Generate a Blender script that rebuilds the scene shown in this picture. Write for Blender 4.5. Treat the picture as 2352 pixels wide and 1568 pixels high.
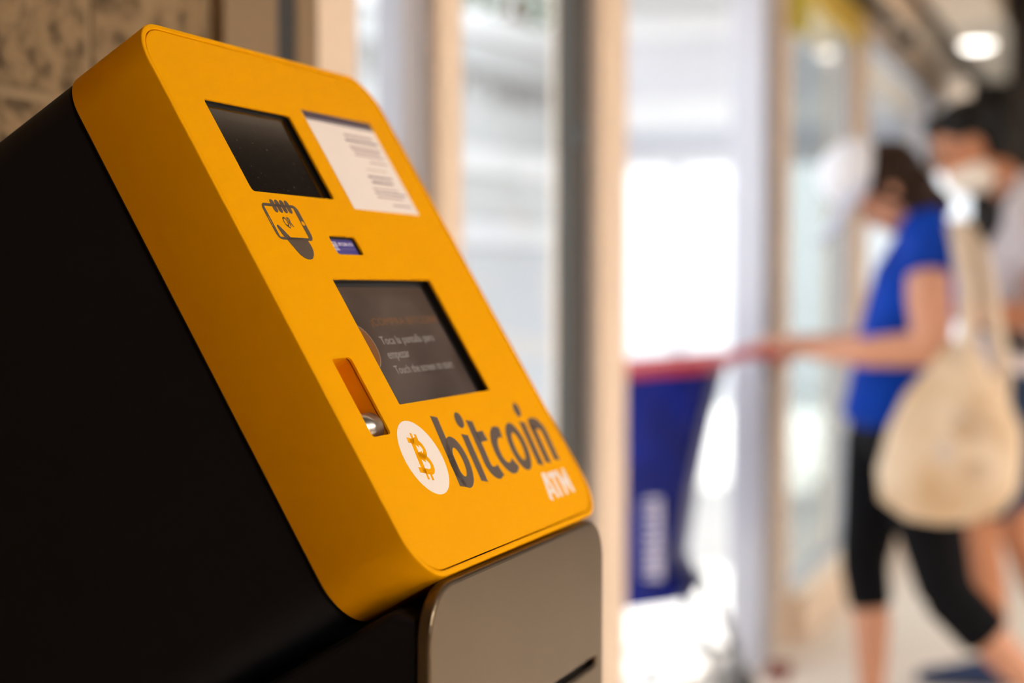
import bpy, bmesh, math, random
from mathutils import Vector, Matrix, Euler, noise

random.seed(7)
for o in list(bpy.data.objects):
    bpy.data.objects.remove(o, do_unlink=True)
SC = bpy.context.scene
COL = SC.collection

# ---------------------------------------------------------------- camera, sky, sun, exposure
CAM_H = 1.22
cam_d = bpy.data.cameras.new('camera')
cam = bpy.data.objects.new('camera', cam_d)
COL.objects.link(cam)
cam.location = (0, 0, CAM_H)
cam.rotation_euler = (math.radians(90 - 2.003), 0, math.radians(21.387 - 90))
cam_d.sensor_fit = 'HORIZONTAL'
cam_d.sensor_width = 36.0
cam_d.lens = 55.882
cam_d.clip_start = 0.02
cam_d.dof.use_dof = True
cam_d.dof.focus_distance = 1.10
cam_d.dof.aperture_fstop = 2.5
SC.camera = cam

world = bpy.data.worlds.new('world')
SC.world = world
world.use_nodes = True
wn = world.node_tree.nodes
wn['Background'].inputs['Color'].default_value = (0.90, 0.95, 1.0, 1)
wn['Background'].inputs['Strength'].default_value = 2.75

sun_d = bpy.data.lights.new('sun', 'SUN')
sun_d.energy = 7.0
sun_d.angle = math.radians(0.53)
sun_d.color = (1.0, 0.96, 0.9)
sun = bpy.data.objects.new('sun', sun_d)
COL.objects.link(sun)
sun.location = (12, 6, 12)
sun.rotation_euler = Vector((-0.60, -0.06, -0.80)).to_track_quat('-Z', 'Y').to_euler()

SC.view_settings.view_transform = 'Standard'
SC.view_settings.look = 'None'
SC.view_settings.gamma = 1.0
SC.view_settings.use_curve_mapping = False
SC.view_settings.exposure = 0.0

# ---------------------------------------------------------------- materials
def srgb(r, g, b):
    f = lambda c: c / 12.92 if c <= 0.04045 else ((c + 0.055) / 1.055) ** 2.4
    return (f(r / 255), f(g / 255), f(b / 255), 1)

def mat(name, col, rough=0.5, metal=0.0, var=0.0, vscale=20.0, bump=0.0, bscale=200.0, coat=0.0,
        spec=0.5, emit=None, estr=0.0, col2=None):
    m = bpy.data.materials.new(name)
    m.use_nodes = True
    nt = m.node_tree
    b = nt.nodes['Principled BSDF']
    b.inputs['Base Color'].default_value = col
    b.inputs['Roughness'].default_value = rough
    b.inputs['Metallic'].default_value = metal
    b.inputs['Specular IOR Level'].default_value = spec
    b.inputs['Coat Weight'].default_value = coat
    b.inputs['Coat Roughness'].default_value = 0.15
    if emit:
        b.inputs['Emission Color'].default_value = emit
        b.inputs['Emission Strength'].default_value = estr
    tc = nt.nodes.new('ShaderNodeTexCoord')
    n = nt.nodes.new('ShaderNodeTexNoise')
    n.inputs['Scale'].default_value = vscale
    n.inputs['Detail'].default_value = 5
    nt.links.new(tc.outputs['Object'], n.inputs['Vector'])
    if var or col2:
        mx = nt.nodes.new('ShaderNodeMix')
        mx.data_type = 'RGBA'
        c2 = col2 or tuple(c * (1 - var) for c in col[:3]) + (1,)
        mx.inputs[6].default_value = col
        mx.inputs[7].default_value = c2
        rp = nt.nodes.new('ShaderNodeMapRange')
        rp.inputs[1].default_value = 0.35
        rp.inputs[2].default_value = 0.65
        nt.links.new(n.outputs['Fac'], rp.inputs[0])
        nt.links.new(rp.outputs[0], mx.inputs[0])
        nt.links.new(mx.outputs[2], b.inputs['Base Color'])
    if bump:
        n2 = nt.nodes.new('ShaderNodeTexNoise')
        n2.inputs['Scale'].default_value = bscale
        n2.inputs['Detail'].default_value = 4
        nt.links.new(tc.outputs['Object'], n2.inputs['Vector'])
        bp = nt.nodes.new('ShaderNodeBump')
        bp.inputs['Strength'].default_value = bump
        bp.inputs['Distance'].default_value = 0.002
        nt.links.new(n2.outputs['Fac'], bp.inputs['Height'])
        nt.links.new(bp.outputs['Normal'], b.inputs['Normal'])
    return m

def glass_mat(name, tint, gloss=0.06):
    m = bpy.data.materials.new(name)
    m.use_nodes = True
    nt = m.node_tree
    for n in list(nt.nodes):
        nt.nodes.remove(n)
    out = nt.nodes.new('ShaderNodeOutputMaterial')
    tr = nt.nodes.new('ShaderNodeBsdfTransparent')
    tr.inputs['Color'].default_value = tint
    gl = nt.nodes.new('ShaderNodeBsdfGlossy')
    gl.inputs['Roughness'].default_value = 0.02
    fr = nt.nodes.new('ShaderNodeFresnel')
    fr.inputs['IOR'].default_value = 1.35
    mx = nt.nodes.new('ShaderNodeMixShader')
    geo = nt.nodes.new('ShaderNodeNewGeometry')
    inv = nt.nodes.new('ShaderNodeMath'); inv.operation = 'SUBTRACT'; inv.inputs[0].default_value = 1.0
    mul = nt.nodes.new('ShaderNodeMath'); mul.operation = 'MULTIPLY'      # reflect on the entry face only
    nt.links.new(geo.outputs['Backfacing'], inv.inputs[1])
    nt.links.new(fr.outputs[0], mul.inputs[0]); nt.links.new(inv.outputs[0], mul.inputs[1])
    nt.links.new(mul.outputs[0], mx.inputs[0])
    nt.links.new(tr.outputs[0], mx.inputs[1])
    nt.links.new(gl.outputs[0], mx.inputs[2])
    nt.links.new(mx.outputs[0], out.inputs['Surface'])
    return m

M = dict(
    yellow=mat('yellow_paint', (0.90, 0.405, 0.0, 1), 0.5, var=0.02, vscale=6, bump=0.02, bscale=900, spec=0.015),
    black=mat('black_paint', (0.004, 0.0045, 0.0075, 1), 0.55, bump=0.08, bscale=1500, spec=0.22),
    blackdeep=mat('black_plastic', (0.004, 0.004, 0.004, 1), 0.5),
    steel=mat('brushed_steel', (0.155, 0.118, 0.077, 1), 0.36, metal=1.0, var=0.05, vscale=9, bump=0.02, bscale=1200),
    chrome=mat('polished_metal', (0.60, 0.57, 0.53, 1), 0.32, metal=1.0),
    decal=mat('brown_grey_print', srgb(80, 62, 48), 0.6, var=0.12, vscale=900),
    white_print=mat('white_print', srgb(245, 235, 228), 0.55),
    paper=mat('paper', srgb(250, 241, 236), 0.7, var=0.02, vscale=30),
    paper_dark=mat('paper_header', srgb(70, 58, 78), 0.6),
    paper_ink=mat('paper_ink', srgb(190, 172, 172), 0.7),
    paper_ink2=mat('paper_ink_dark', srgb(140, 122, 128), 0.7),
    paper_ink3=mat('paper_ink_tan', srgb(214, 196, 172), 0.7),
    blue_card=mat('blue_display', srgb(66, 60, 140), 0.35, emit=srgb(66, 62, 150), estr=0.15),
    card_text=mat('display_text', srgb(220, 215, 235), 0.4, emit=srgb(220, 215, 235), estr=0.15),
    card_text2=mat('display_text_dim', srgb(150, 140, 190), 0.4),
    soffit=mat('beige_plaster', srgb(246, 230, 210), 0.8, var=0.06, vscale=3),
    beige=mat('beige_frame_paint', srgb(244, 224, 202), 0.55, var=0.04, vscale=4),
    brownpanel=mat('tan_panel', (0.25, 0.165, 0.083, 1), 0.6, var=0.06, vscale=8),
    alu=mat('pale_aluminium', srgb(188, 190, 200), 0.4, metal=0.35, var=0.03, vscale=5),
    darkpost=mat('dark_bronze_frame', srgb(66, 62, 56), 0.45),
    floor=mat('pale_floor', srgb(232, 220, 206), 0.45, var=0.06, vscale=2.5),
    darkceil=mat('dark_ceiling', srgb(30, 22, 14), 0.8, var=0.2, vscale=3),
    darkwall=mat('dark_brown_wall', srgb(34, 24, 14), 0.7, var=0.25, vscale=2),
    tanwall=mat('tan_wall', srgb(176, 140, 104), 0.8, var=0.08, vscale=1.5),
    greyseam=mat('groove', srgb(46, 36, 24), 0.8),
    pave=mat('outdoor_paving', srgb(225, 223, 220), 0.8, var=0.06, vscale=2),
    facade=mat('facade_grey', srgb(214, 215, 216), 0.7, var=0.05, vscale=1),
    facade2=mat('facade_white', srgb(242, 242, 244), 0.7, var=0.03, vscale=1),
    gatew=mat('gateway_render', srgb(222, 222, 228), 0.7, var=0.03, vscale=1),
    letters=mat('dark_sign_letters', srgb(165, 162, 160), 0.6),
    leaf=mat('foliage', srgb(96, 104, 62), 0.8, var=0.5, vscale=3),
    yellowsign=mat('yellow_sign', srgb(228, 196, 84), 0.5),
    cblue=mat('blue_plastic', (0.001, 0.010, 0.20, 1), 0.3, var=0.5, vscale=5, spec=0.2),
    cred=mat('red_plastic', (0.34, 0.012, 0.022, 1), 0.28, coat=0.5),
    ctext=mat('cart_print', srgb(190, 184, 205), 0.5),
    rubber=mat('rubber', srgb(40, 40, 44), 0.7),
    zinc=mat('zinc_tube', srgb(170, 175, 180), 0.3, metal=0.8),
    skin=mat('skin', srgb(205, 148, 118), 0.5, var=0.05, vscale=12),
    skin2=mat('skin_tan', srgb(190, 128, 92), 0.5, var=0.06, vscale=12),
    shirt=mat('blue_cotton', (0.000, 0.05, 0.45, 1), 0.75, var=0.3, vscale=9, spec=0.15),
    pants=mat('black_cotton', (0.0025, 0.0025, 0.004, 1), 0.85, var=0.1, vscale=20, spec=0.15),
    hair=mat('brown_hair', srgb(44, 24, 10), 0.55, var=0.5, vscale=40, spec=0.2),
    hair2=mat('black_hair', srgb(12, 10, 9), 0.5, var=0.3, vscale=40, spec=0.2),
    cap=mat('white_cap_cloth', srgb(226, 230, 240), 0.8, var=0.04, vscale=8),
    tote=mat('cream_canvas', srgb(226, 206, 180), 0.85, col2=srgb(198, 168, 130), vscale=7),
    strap=mat('cream_strap', srgb(222, 204, 182), 0.85, var=0.06, vscale=10),
    print1=mat('tote_print', srgb(212, 200, 188), 0.85, col2=srgb(196, 168, 134), vscale=14),
    tee=mat('pale_grey_tee', srgb(208, 200, 202), 0.8, var=0.06, vscale=8),
    bag=mat('dark_backpack', srgb(30, 26, 26), 0.7),
    shorts=mat('denim', srgb(28, 52, 82), 0.85, var=0.25, vscale=16),
    mask=mat('cream_mask', srgb(232, 220, 204), 0.8),
    shoe=mat('navy_shoe', srgb(22, 44, 84), 0.6),
    shoe2=mat('grey_sandal', srgb(120, 110, 100), 0.7),
    eye=mat('eye', srgb(30, 20, 16), 0.2),
    lip=mat('lip', srgb(168, 92, 84), 0.5),
    lens=mat('spectacle_frame', srgb(40, 40, 48), 0.3),
    redmat=mat('red_brown_wood', srgb(120, 62, 50), 0.7),
    lampcase=mat('lamp_housing', srgb(220, 215, 205), 0.5),
    dome=mat('dome_black', srgb(12, 12, 12), 0.15),
    mortar=mat('mortar', (0.34, 0.24, 0.135, 1), 0.9, var=0.1, vscale=30),
)
M['lamp'] = mat('fill_diffuser', (0.9, 0.85, 0.8, 1), 0.5, emit=(1.0, 0.895, 0.79, 1), estr=41.0)
M['downlamp'] = mat('downlight_glow', (0.9, 0.85, 0.8, 1), 0.5, emit=(1.0, 0.92, 0.82, 1), estr=6.0)
M['glass'] = glass_mat('clear_glass', (0.97, 0.98, 0.98, 1))
M['glass2'] = glass_mat('tinted_glass', (0.80, 0.83, 0.82, 1))

def block_mat():
    m = mat('split_face_block', (0.33, 0.225, 0.12, 1), 0.9)
    nt = m.node_tree
    b = nt.nodes['Principled BSDF']
    tc = nt.nodes.new('ShaderNodeTexCoord')
    geo = nt.nodes.new('ShaderNodeNewGeometry')
    n = nt.nodes.new('ShaderNodeTexNoise'); n.inputs['Scale'].default_value = 34; n.inputs['Detail'].default_value = 6
    n2 = nt.nodes.new('ShaderNodeTexNoise'); n2.inputs['Scale'].default_value = 42; n2.inputs['Detail'].default_value = 8
    nt.links.new(geo.outputs['Position'], n.inputs['Vector'])
    nt.links.new(geo.outputs['Position'], n2.inputs['Vector'])
    cr = nt.nodes.new('ShaderNodeValToRGB')
    cr.color_ramp.elements[0].position = 0.36; cr.color_ramp.elements[0].color = (0.10, 0.064, 0.03, 1)
    cr.color_ramp.elements[1].position = 0.56; cr.color_ramp.elements[1].color = (0.31, 0.21, 0.11, 1)
    nt.links.new(n.outputs['Fac'], cr.inputs[0])
    nt.links.new(cr.outputs[0], b.inputs['Base Color'])
    bp = nt.nodes.new('ShaderNodeBump'); bp.inputs['Strength'].default_value = 0.9; bp.inputs['Distance'].default_value = 0.012
    nt.links.new(n2.outputs['Fac'], bp.inputs['Height'])
    nt.links.new(bp.outputs['Normal'], b.inputs['Normal'])
    return m
M['block'] = block_mat()

def screen_mat(name, base, dust_haze, rough=0.12, dscale=8.0, dlo=0.45, dhi=0.75):
    """dark display glass with dust and finger smears"""
    m = bpy.data.materials.new(name)
    m.use_nodes = True
    nt = m.node_tree
    b = nt.nodes['Principled BSDF']
    b.inputs['Specular IOR Level'].default_value = 0.6
    tc = nt.nodes.new('ShaderNodeTexCoord')
    n = nt.nodes.new('ShaderNodeTexNoise'); n.inputs['Scale'].default_value = dscale; n.inputs['Detail'].default_value = 6
    nt.links.new(tc.outputs['Object'], n.inputs['Vector'])
    rp = nt.nodes.new('ShaderNodeMapRange'); rp.inputs[1].default_value = dlo; rp.inputs[2].default_value = dhi
    nt.links.new(n.outputs['Fac'], rp.inputs[0])
    v = nt.nodes.new('ShaderNodeTexNoise'); v.inputs['Scale'].default_value = 420; v.inputs['Detail'].default_value = 2
    nt.links.new(tc.outputs['Object'], v.inputs['Vector'])
    sp = nt.nodes.new('ShaderNodeMapRange'); sp.inputs[1].default_value = 0.66; sp.inputs[2].default_value = 0.74
    nt.links.new(v.outputs['Fac'], sp.inputs[0])
    add = nt.nodes.new('ShaderNodeMath'); add.operation = 'MAXIMUM'
    mul = nt.nodes.new('ShaderNodeMath'); mul.operation = 'MULTIPLY'; mul.inputs[1].default_value = 0.7
    nt.links.new(sp.outputs[0], mul.inputs[0])
    nt.links.new(rp.outputs[0], add.inputs[0]); nt.links.new(mul.outputs[0], add.inputs[1])
    mx = nt.nodes.new('ShaderNodeMix'); mx.data_type = 'RGBA'
    mx.inputs[6].default_value = base; mx.inputs[7].default_value = dust_haze
    nt.links.new(add.outputs[0], mx.inputs[0])
    nt.links.new(mx.outputs[2], b.inputs['Base Color'])
    rr = nt.nodes.new('ShaderNodeMapRange'); rr.inputs[3].default_value = rough; rr.inputs[4].default_value = rough + 0.25
    nt.links.new(add.outputs[0], rr.inputs[0]); nt.links.new(rr.outputs[0], b.inputs['Roughness'])
    return m
M['screen_a'] = screen_mat('scanner_window', (0.006, 0.004, 0.003, 1), (0.035, 0.018, 0.008, 1), 0.10, 9, 0.55, 0.9)
M['screen_b'] = screen_mat('touch_screen', (0.018, 0.010, 0.007, 1), (0.115, 0.08, 0.065, 1), 0.2, 13, 0.10, 0.85)  # dusty film lightened to stand in for the ceiling's reflection
M['scr_orange'] = mat('screen_orange_text', (0.02, 0.01, 0.005, 1), 0.3, emit=srgb(150, 98, 48), estr=0.55)
M['scr_white'] = mat('screen_white_text', (0.02, 0.02, 0.02, 1), 0.3, emit=srgb(205, 185, 168), estr=0.42)
M['scr_coin'] = mat('screen_coin', (0.02, 0.01, 0.005, 1), 0.3, emit=srgb(178, 105, 42), estr=0.42)
M['scr_coinb'] = mat('screen_coin_mark', (0.02, 0.02, 0.02, 1), 0.3, emit=srgb(214, 176, 150), estr=0.42)

# ---------------------------------------------------------------- object helpers
MW = {}          # object -> its world matrix (set by us)

def link(name, me, m, parent=None, smooth=False):
    """mesh given in world coordinates; becomes a part of `parent` or a thing with its origin at its base"""
    o = bpy.data.objects.new(name, me)
    COL.objects.link(o)
    if m is not None:
        me.materials.clear()
        me.materials.append(m)
    if smooth:
        for p in me.polygons:
            p.use_smooth = True
    if parent is not None:
        inv = MW[parent].inverted()
        me.transform(inv)
        o.parent = parent
        MW[o] = MW[parent].copy()
    else:
        xs = [v.co for v in me.vertices]
        c = Vector(((min(v.x for v in xs) + max(v.x for v in xs)) / 2, (min(v.y for v in xs) + max(v.y for v in xs)) / 2, min(v.z for v in xs)))
        me.transform(Matrix.Translation(-c))
        o.location = c
        MW[o] = Matrix.Translation(c)
    return o

def bmobj(name, bm, m, parent=None, smooth=False):
    me = bpy.data.meshes.new(name)
    bmesh.ops.recalc_face_normals(bm, faces=bm.faces[:])
    bm.to_mesh(me)
    bm.free()
    return link(name, me, m, parent, smooth)

def empty(name, loc, rz=0.0):
    o = bpy.data.objects.new(name, None)
    COL.objects.link(o)
    o.location = loc
    o.rotation_euler = (0, 0, rz)
    o.empty_display_size = 0.1
    MW[o] = Matrix.Translation(loc) @ Matrix.Rotation(rz, 4, 'Z')
    return o

def tag(o, label=None, cat=None, group=None, kind=None):
    if label: o['label'] = label
    if cat: o['category'] = cat
    if group: o['group'] = group
    if kind: o['kind'] = kind
    return o

def add_box(bm, x0, x1, y0, y1, z0, z1, bevel=0.0, seg=2, mtx=None):
    r = bmesh.ops.create_cube(bm, size=1.0)
    vs = r['verts']
    for v in vs:
        v.co = Vector(((x0 + x1) / 2 + v.co.x * (x1 - x0), (y0 + y1) / 2 + v.co.y * (y1 - y0), (z0 + z1) / 2 + v.co.z * (z1 - z0)))
    if bevel:
        es = list({e for v in vs for e in v.link_edges})
        rr = bmesh.ops.bevel(bm, geom=es, offset=bevel, segments=seg, affect='EDGES', profile=0.5)
        vs = list({v for f in rr['faces'] for v in f.verts} | {v for v in vs if v.is_valid})
    if mtx is not None:
        for v in vs:
            v.co = mtx @ v.co

def box(name, m, parent, x0, x1, y0, y1, z0, z1, bevel=0.0, seg=2, mtx=None):
    bm = bmesh.new()
    add_box(bm, x0, x1, y0, y1, z0, z1, bevel, seg)
    if mtx is not None:
        bmesh.ops.transform(bm, matrix=mtx, verts=bm.verts[:])
    return bmobj(name, bm, m, parent)

def struct(o):
    o['kind'] = 'structure'
    return o

def add_tube(bm, pts, r, n=10, cap=True):
    pts = [Vector(p) for p in pts]
    rs = r if isinstance(r, (list, tuple)) else [r] * len(pts)
    rings = []
    up = Vector((0, 0, 1))
    for i, p in enumerate(pts):
        d = (pts[min(i + 1, len(pts) - 1)] - pts[max(i - 1, 0)]).normalized()
        u = up if abs(d.dot(up)) < 0.95 else Vector((1, 0, 0))
        a = d.cross(u).normalized()
        b = d.cross(a).normalized()
        rings.append([bm.verts.new(p + (a * math.cos(2 * math.pi * k / n) + b * math.sin(2 * math.pi * k / n)) * rs[i]) for k in range(n)])
    for i in range(len(rings) - 1):
        for k in range(n):
            bm.faces.new((rings[i][k], rings[i][(k + 1) % n], rings[i + 1][(k + 1) % n], rings[i + 1][k]))
    if cap:
        bm.faces.new(rings[0][::-1])
        bm.faces.new(rings[-1])

def tube(name, m, parent, pts, r, n=10, mtx=None):
    bm = bmesh.new()
    add_tube(bm, pts, r, n)
    if mtx is not None:
        bmesh.ops.transform(bm, matrix=mtx, verts=bm.verts[:])
    return bmobj(name, bm, m, parent, smooth=True)

def eval_mesh(o):
    dg = bpy.context.evaluated_depsgraph_get()
    dg.update()
    me = bpy.data.meshes.new_from_object(o.evaluated_get(dg))
    return me

def drop(o):
    d = o.data
    bpy.data.objects.remove(o, do_unlink=True)
    return d

def rrect(x0, x1, y0, y1, r, n=8):
    """rounded rectangle loop; r may be a number or four radii (x0y0, x1y0, x1y1, x0y1)"""
    rs = r if isinstance(r, (list, tuple)) else [r] * 4
    out = []
    cs = [((x0, y0), 180), ((x1, y0), 270), ((x1, y1), 0), ((x0, y1), 90)]
    for (c, a0), q in zip(cs, rs):
        cx = c[0] + (q if c[0] == x0 else -q)
        cy = c[1] + (q if c[1] == y0 else -q)
        if q < 1e-7:
            out.append(c); continue
        for k in range(n + 1):
            a = math.radians(a0 + 90 * k / n)
            out.append((cx + q * math.cos(a), cy + q * math.sin(a)))
    return out

def circle2(cx, cy, r, n=48, ry=None):
    return [(cx + r * math.cos(2 * math.pi * k / n), cy + (ry or r) * math.sin(2 * math.pi * k / n)) for k in range(n)]

def shape_mesh(loops, z0, z1, bevel=0.0):
    """flat shape with holes, extruded between z0 and z1 (2-D curve fill)"""
    cu = bpy.data.curves.new('shape', 'CURVE')
    cu.dimensions = '2D'
    cu.fill_mode = 'BOTH'
    for lp in loops:
        s = cu.splines.new('POLY')
        s.points.add(len(lp) - 1)
        for p, c in zip(s.points, lp):
            p.co = (c[0], c[1], 0, 1)
        s.use_cyclic_u = True
    h = (z1 - z0) / 2
    cu.extrude = h - bevel
    if bevel:
        cu.bevel_depth = bevel
        cu.bevel_resolution = 2
        cu.offset = -bevel
    o = bpy.data.objects.new('shape', cu)
    COL.objects.link(o)
    me = eval_mesh(o)
    bpy.data.objects.remove(o, do_unlink=True)
    bpy.data.curves.remove(cu)
    me.transform(Matrix.Translation((0, 0, (z0 + z1) / 2)))
    return me

def text_mesh(s, x0, x1, y0, y1, z0, z1, shear=0.0, bold=0.0, spacing=1.0):
    """text fitted into a box"""
    cu = bpy.data.curves.new('text', 'FONT')
    cu.body = s
    cu.size = 1.0
    cu.offset = bold
    cu.space_character = spacing
    cu.resolution_u = 4
    o = bpy.data.objects.new('text', cu)
    COL.objects.link(o)
    me = eval_mesh(o)
    bpy.data.objects.remove(o, do_unlink=True)
    bpy.data.curves.remove(cu)
    xs = [v.co.x for v in me.vertices]; ys = [v.co.y for v in me.vertices]
    mx0, mx1, my0, my1 = min(xs), max(xs), min(ys), max(ys)
    bm = bmesh.new(); bm.from_mesh(me); bpy.data.meshes.remove(me)
    for v in bm.verts:
        fx = (v.co.x - mx0) / (mx1 - mx0); fy = (v.co.y - my0) / (my1 - my0)
        y = y0 + fy * (y1 - y0)
        v.co = Vector((x0 + fx * (x1 - x0) + shear * (y - y0), y, z1))
    bmesh.ops.dissolve_degenerate(bm, dist=1e-7, edges=bm.edges[:])
    r = bmesh.ops.extrude_face_region(bm, geom=bm.faces[:])
    for e in r['geom']:
        if isinstance(e, bmesh.types.BMVert):
            e.co.z = z0
    m2 = bpy.data.meshes.new('text')
    bmesh.ops.recalc_face_normals(bm, faces=bm.faces[:])
    bm.to_mesh(m2); bm.free()
    return m2

def strokes_mesh(strokes, z0, z1):
    """thick polylines -> flat raised shapes. strokes: (points, width, closed)"""
    bm = bmesh.new()
    for pts, w, closed in strokes:
        P = [Vector((p[0], p[1])) for p in pts]
        n = len(P)
        L, R = [], []
        for i in range(n):
            if closed:
                a, b = P[(i - 1) % n], P[(i + 1) % n]
                d = (b - a).normalized(); sc = 1.0
            elif i == 0:
                d = (P[1] - P[0]).normalized(); sc = 1
            elif i == n - 1:
                d = (P[-1] - P[-2]).normalized(); sc = 1
            else:
                d1 = (P[i] - P[i - 1]).normalized(); d2 = (P[i + 1] - P[i]).normalized()
                d = (d1 + d2).normalized(); sc = 1 / max(0.5, d.dot(d2))
            ww = w[i] if isinstance(w, (list, tuple)) else w
            nn = Vector((-d.y, d.x)) * ww / 2 * sc
            L.append(P[i] + nn); R.append(P[i] - nn)
        vt = [[bm.verts.new((q.x, q.y, z)) for q in S] for S in (L, R) for z in (z0, z1)]
        Lb, Lt, Rb, Rt = vt
        rng = range(n) if closed else range(n - 1)
        for i in rng:
            j = (i + 1) % n
            for q in ((Lt[i], Rt[i], Rt[j], Lt[j]), (Lb[i], Lb[j], Rb[j], Rb[i]), (Lb[i], Lt[i], Lt[j], Lb[j]), (Rb[i], Rb[j], Rt[j], Rt[i])):
                bm.faces.new(q)
        if not closed:
            bm.faces.new((Lb[0], Rb[0], Rt[0], Lt[0])); bm.faces.new((Lb[-1], Lt[-1], Rt[-1], Rb[-1]))
    me = bpy.data.meshes.new('strokes')
    bmesh.ops.recalc_face_normals(bm, faces=bm.faces[:])
    bm.to_mesh(me); bm.free()
    return me

def arc(cx, cy, rx, ry, a0, a1, n=16):
    return [(cx + rx * math.cos(math.radians(a0 + (a1 - a0) * k / n)), cy + ry * math.sin(math.radians(a0 + (a1 - a0) * k / n))) for k in range(n + 1)]

def join_meshes(mes, closed=False):
    bm = bmesh.new()
    for me in mes:
        if closed:
            b2 = bmesh.new(); b2.from_mesh(me)
            bmesh.ops.recalc_face_normals(b2, faces=b2.faces[:])
            b2.to_mesh(me); b2.free()
        bm.from_mesh(me)
    out = bpy.data.meshes.new('joined')
    bm.to_mesh(out); bm.free()
    return out

# ---------------------------------------------------------------- the room
WY = 1.15       # storefront plane
BY = 1.00       # face of the block wall
struct(box('floor', M['floor'], None, -4, 13, -6, 1.30, -0.10, 0.0))
struct(box('ceiling', M['darkceil'], None, -4, 13, -6, 0.62, 2.62, 2.72))
sof = struct(box('trim_1', M['soffit'], None, -4, 13, 0.99, 1.45, 2.50, 2.72))
struct(box('trim_2', M['soffit'], None, 6.0, 13, 0.60, 0.885, 2.50, 2.715))
struct(box('trim_13', M['soffit'], None, -4, 6.0, 0.25, 0.885, 2.50, 2.715))
struct(box('trim_3', M['greyseam'], None, -4, 13, 0.885, 0.99, 2.57, 2.70))
struct(box('wall_back', M['tanwall'], None, -4, 13, -6.1, -6.0, 0, 2.72))
struct(box('wall_left', M['tanwall'], None, -4.1, -4.0, -6, 1.45, 0, 2.72))
wr = struct(box('wall_right', M['darkwall'], None, 10.4, 10.5, -6, 0.98, 0, 2.62))
box('panel', M['brownpanel'], wr, 10.36, 10.4, 0.30, 0.62, 0, 2.62, 0.004)
pt = struct(box('wall_end', M['darkwall'], None, 8.0, 8.25, -2.2, 0.575, 0, 2.62))
box('panel', M['brownpanel'], pt, 7.985, 8.0, 0.26, 0.44, 0, 2.62, 0.003)
struct(box('wall_front', M['mortar'], None, -4, 1.600, BY + 0.002, 1.45, 0, 2.5))
wall_front = bpy.data.objects['wall_front']

# split-face blocks, laid in courses with proud rough faces
def block_mesh(seed, w, h):
    bm = bmesh.new()
    nx, nz = 7, 4
    rnd = random.Random(seed)
    g = [[None] * (nz + 1) for _ in range(nx + 1)]
    for i in range(nx + 1):
        for k in range(nz + 1):
            edge = i in (0, nx) or k in (0, nz)
            dy = 0.0 if edge else rnd.uniform(-0.013, 0.004)
            g[i][k] = bm.verts.new((-w / 2 + w * i / nx, dy, -h / 2 + h * k / nz))
    for i in range(nx):
        for k in range(nz):
            bm.faces.new((g[i][k], g[i + 1][k], g[i + 1][k + 1], g[i][k + 1]))
    bd = [e for e in bm.edges if e.is_boundary]
    r = bmesh.ops.extrude_edge_only(bm, edges=bd)
    for e in r['geom']:
        if isinstance(e, bmesh.types.BMVert):
            e.co.y = 0.03
    bmesh.ops.recalc_face_normals(bm, faces=bm.faces[:])
    me = bpy.data.meshes.new('block')
    bm.to_mesh(me); bm.free()
    me.materials.append(M['block'])
    return me
BW, BH = 0.39, 0.19
full = [block_mesh(s, BW - 0.012, BH - 0.012) for s in range(5)]
half = [block_mesh(40 + s, BW / 2 - 0.012, BH - 0.012) for s in range(3)]
cut = [block_mesh(60 + s, 0.222, BH - 0.012) for s in range(3)]
cut2 = [block_mesh(70 + s, 0.030, BH - 0.012) for s in range(2)]
course = 0
z = 1.405 - BH * 7
while z + BH < 2.50:
    off = 1.366 if course % 2 == 1 else 1.366 + BW / 2
    n = 0
    xx = off
    items = []
    if course % 2 == 1:
        items.append((cut[course % 3], (1.366 + 1.600) / 2))
    else:
        items.append((cut2[course % 2], (1.561 + 1.600) / 2))
    x = off
    while x - BW > -1.6:
        items.append((full[(course * 3 + n) % 5], x - BW / 2))
        x -= BW; n += 1
    for me, cx in items:
        o = bpy.data.objects.new('block', me)
        COL.objects.link(o)
        o.parent = wall_front
        o.location = Vector((cx, BY, z + BH / 2)) - Vector(wall_front.location)
    z += BH
    course += 1

# end of the wall: smooth panel, black strip standing in for the gap's shade, casing
struct(box('trim_4', M['brownpanel'], None, 1.603, 1.727, 0.985, 1.45, 0, 2.5, 0.003))
struct(box('trim_5', M['blackdeep'], None, 1.728, 1.80, 1.002, 1.45, 0, 2.5))
struct(box('trim_6', M['brownpanel'], None, 1.801, 1.859, 1.000, 1.45, 0, 2.5, 0.003))
# header over the storefront
struct(box('trim_14', M['brownpanel'], None, 1.860, 2.004, 1.16, 1.22, 0, 2.36))
struct(box('trim_7', M['beige'], None, 1.860, 13, 1.10, 1.45, 2.36, 2.5, 0.004))
# beige posts between the panes
for n, (a, b, y0, y1) in enumerate(((2.005, 2.131, 1.08, 1.22), (2.475, 2.575, 1.10, 1.22), (3.352, 3.545, 1.10, 1.22), (6.75, 7.10, 1.10, 1.22), (9.4, 9.7, 1.10, 1.22))):
    struct(box('trim_%d' % (8 + n), M['beige'], None, a, b, y0, y1, 0, 2.36, 0.006))

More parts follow.
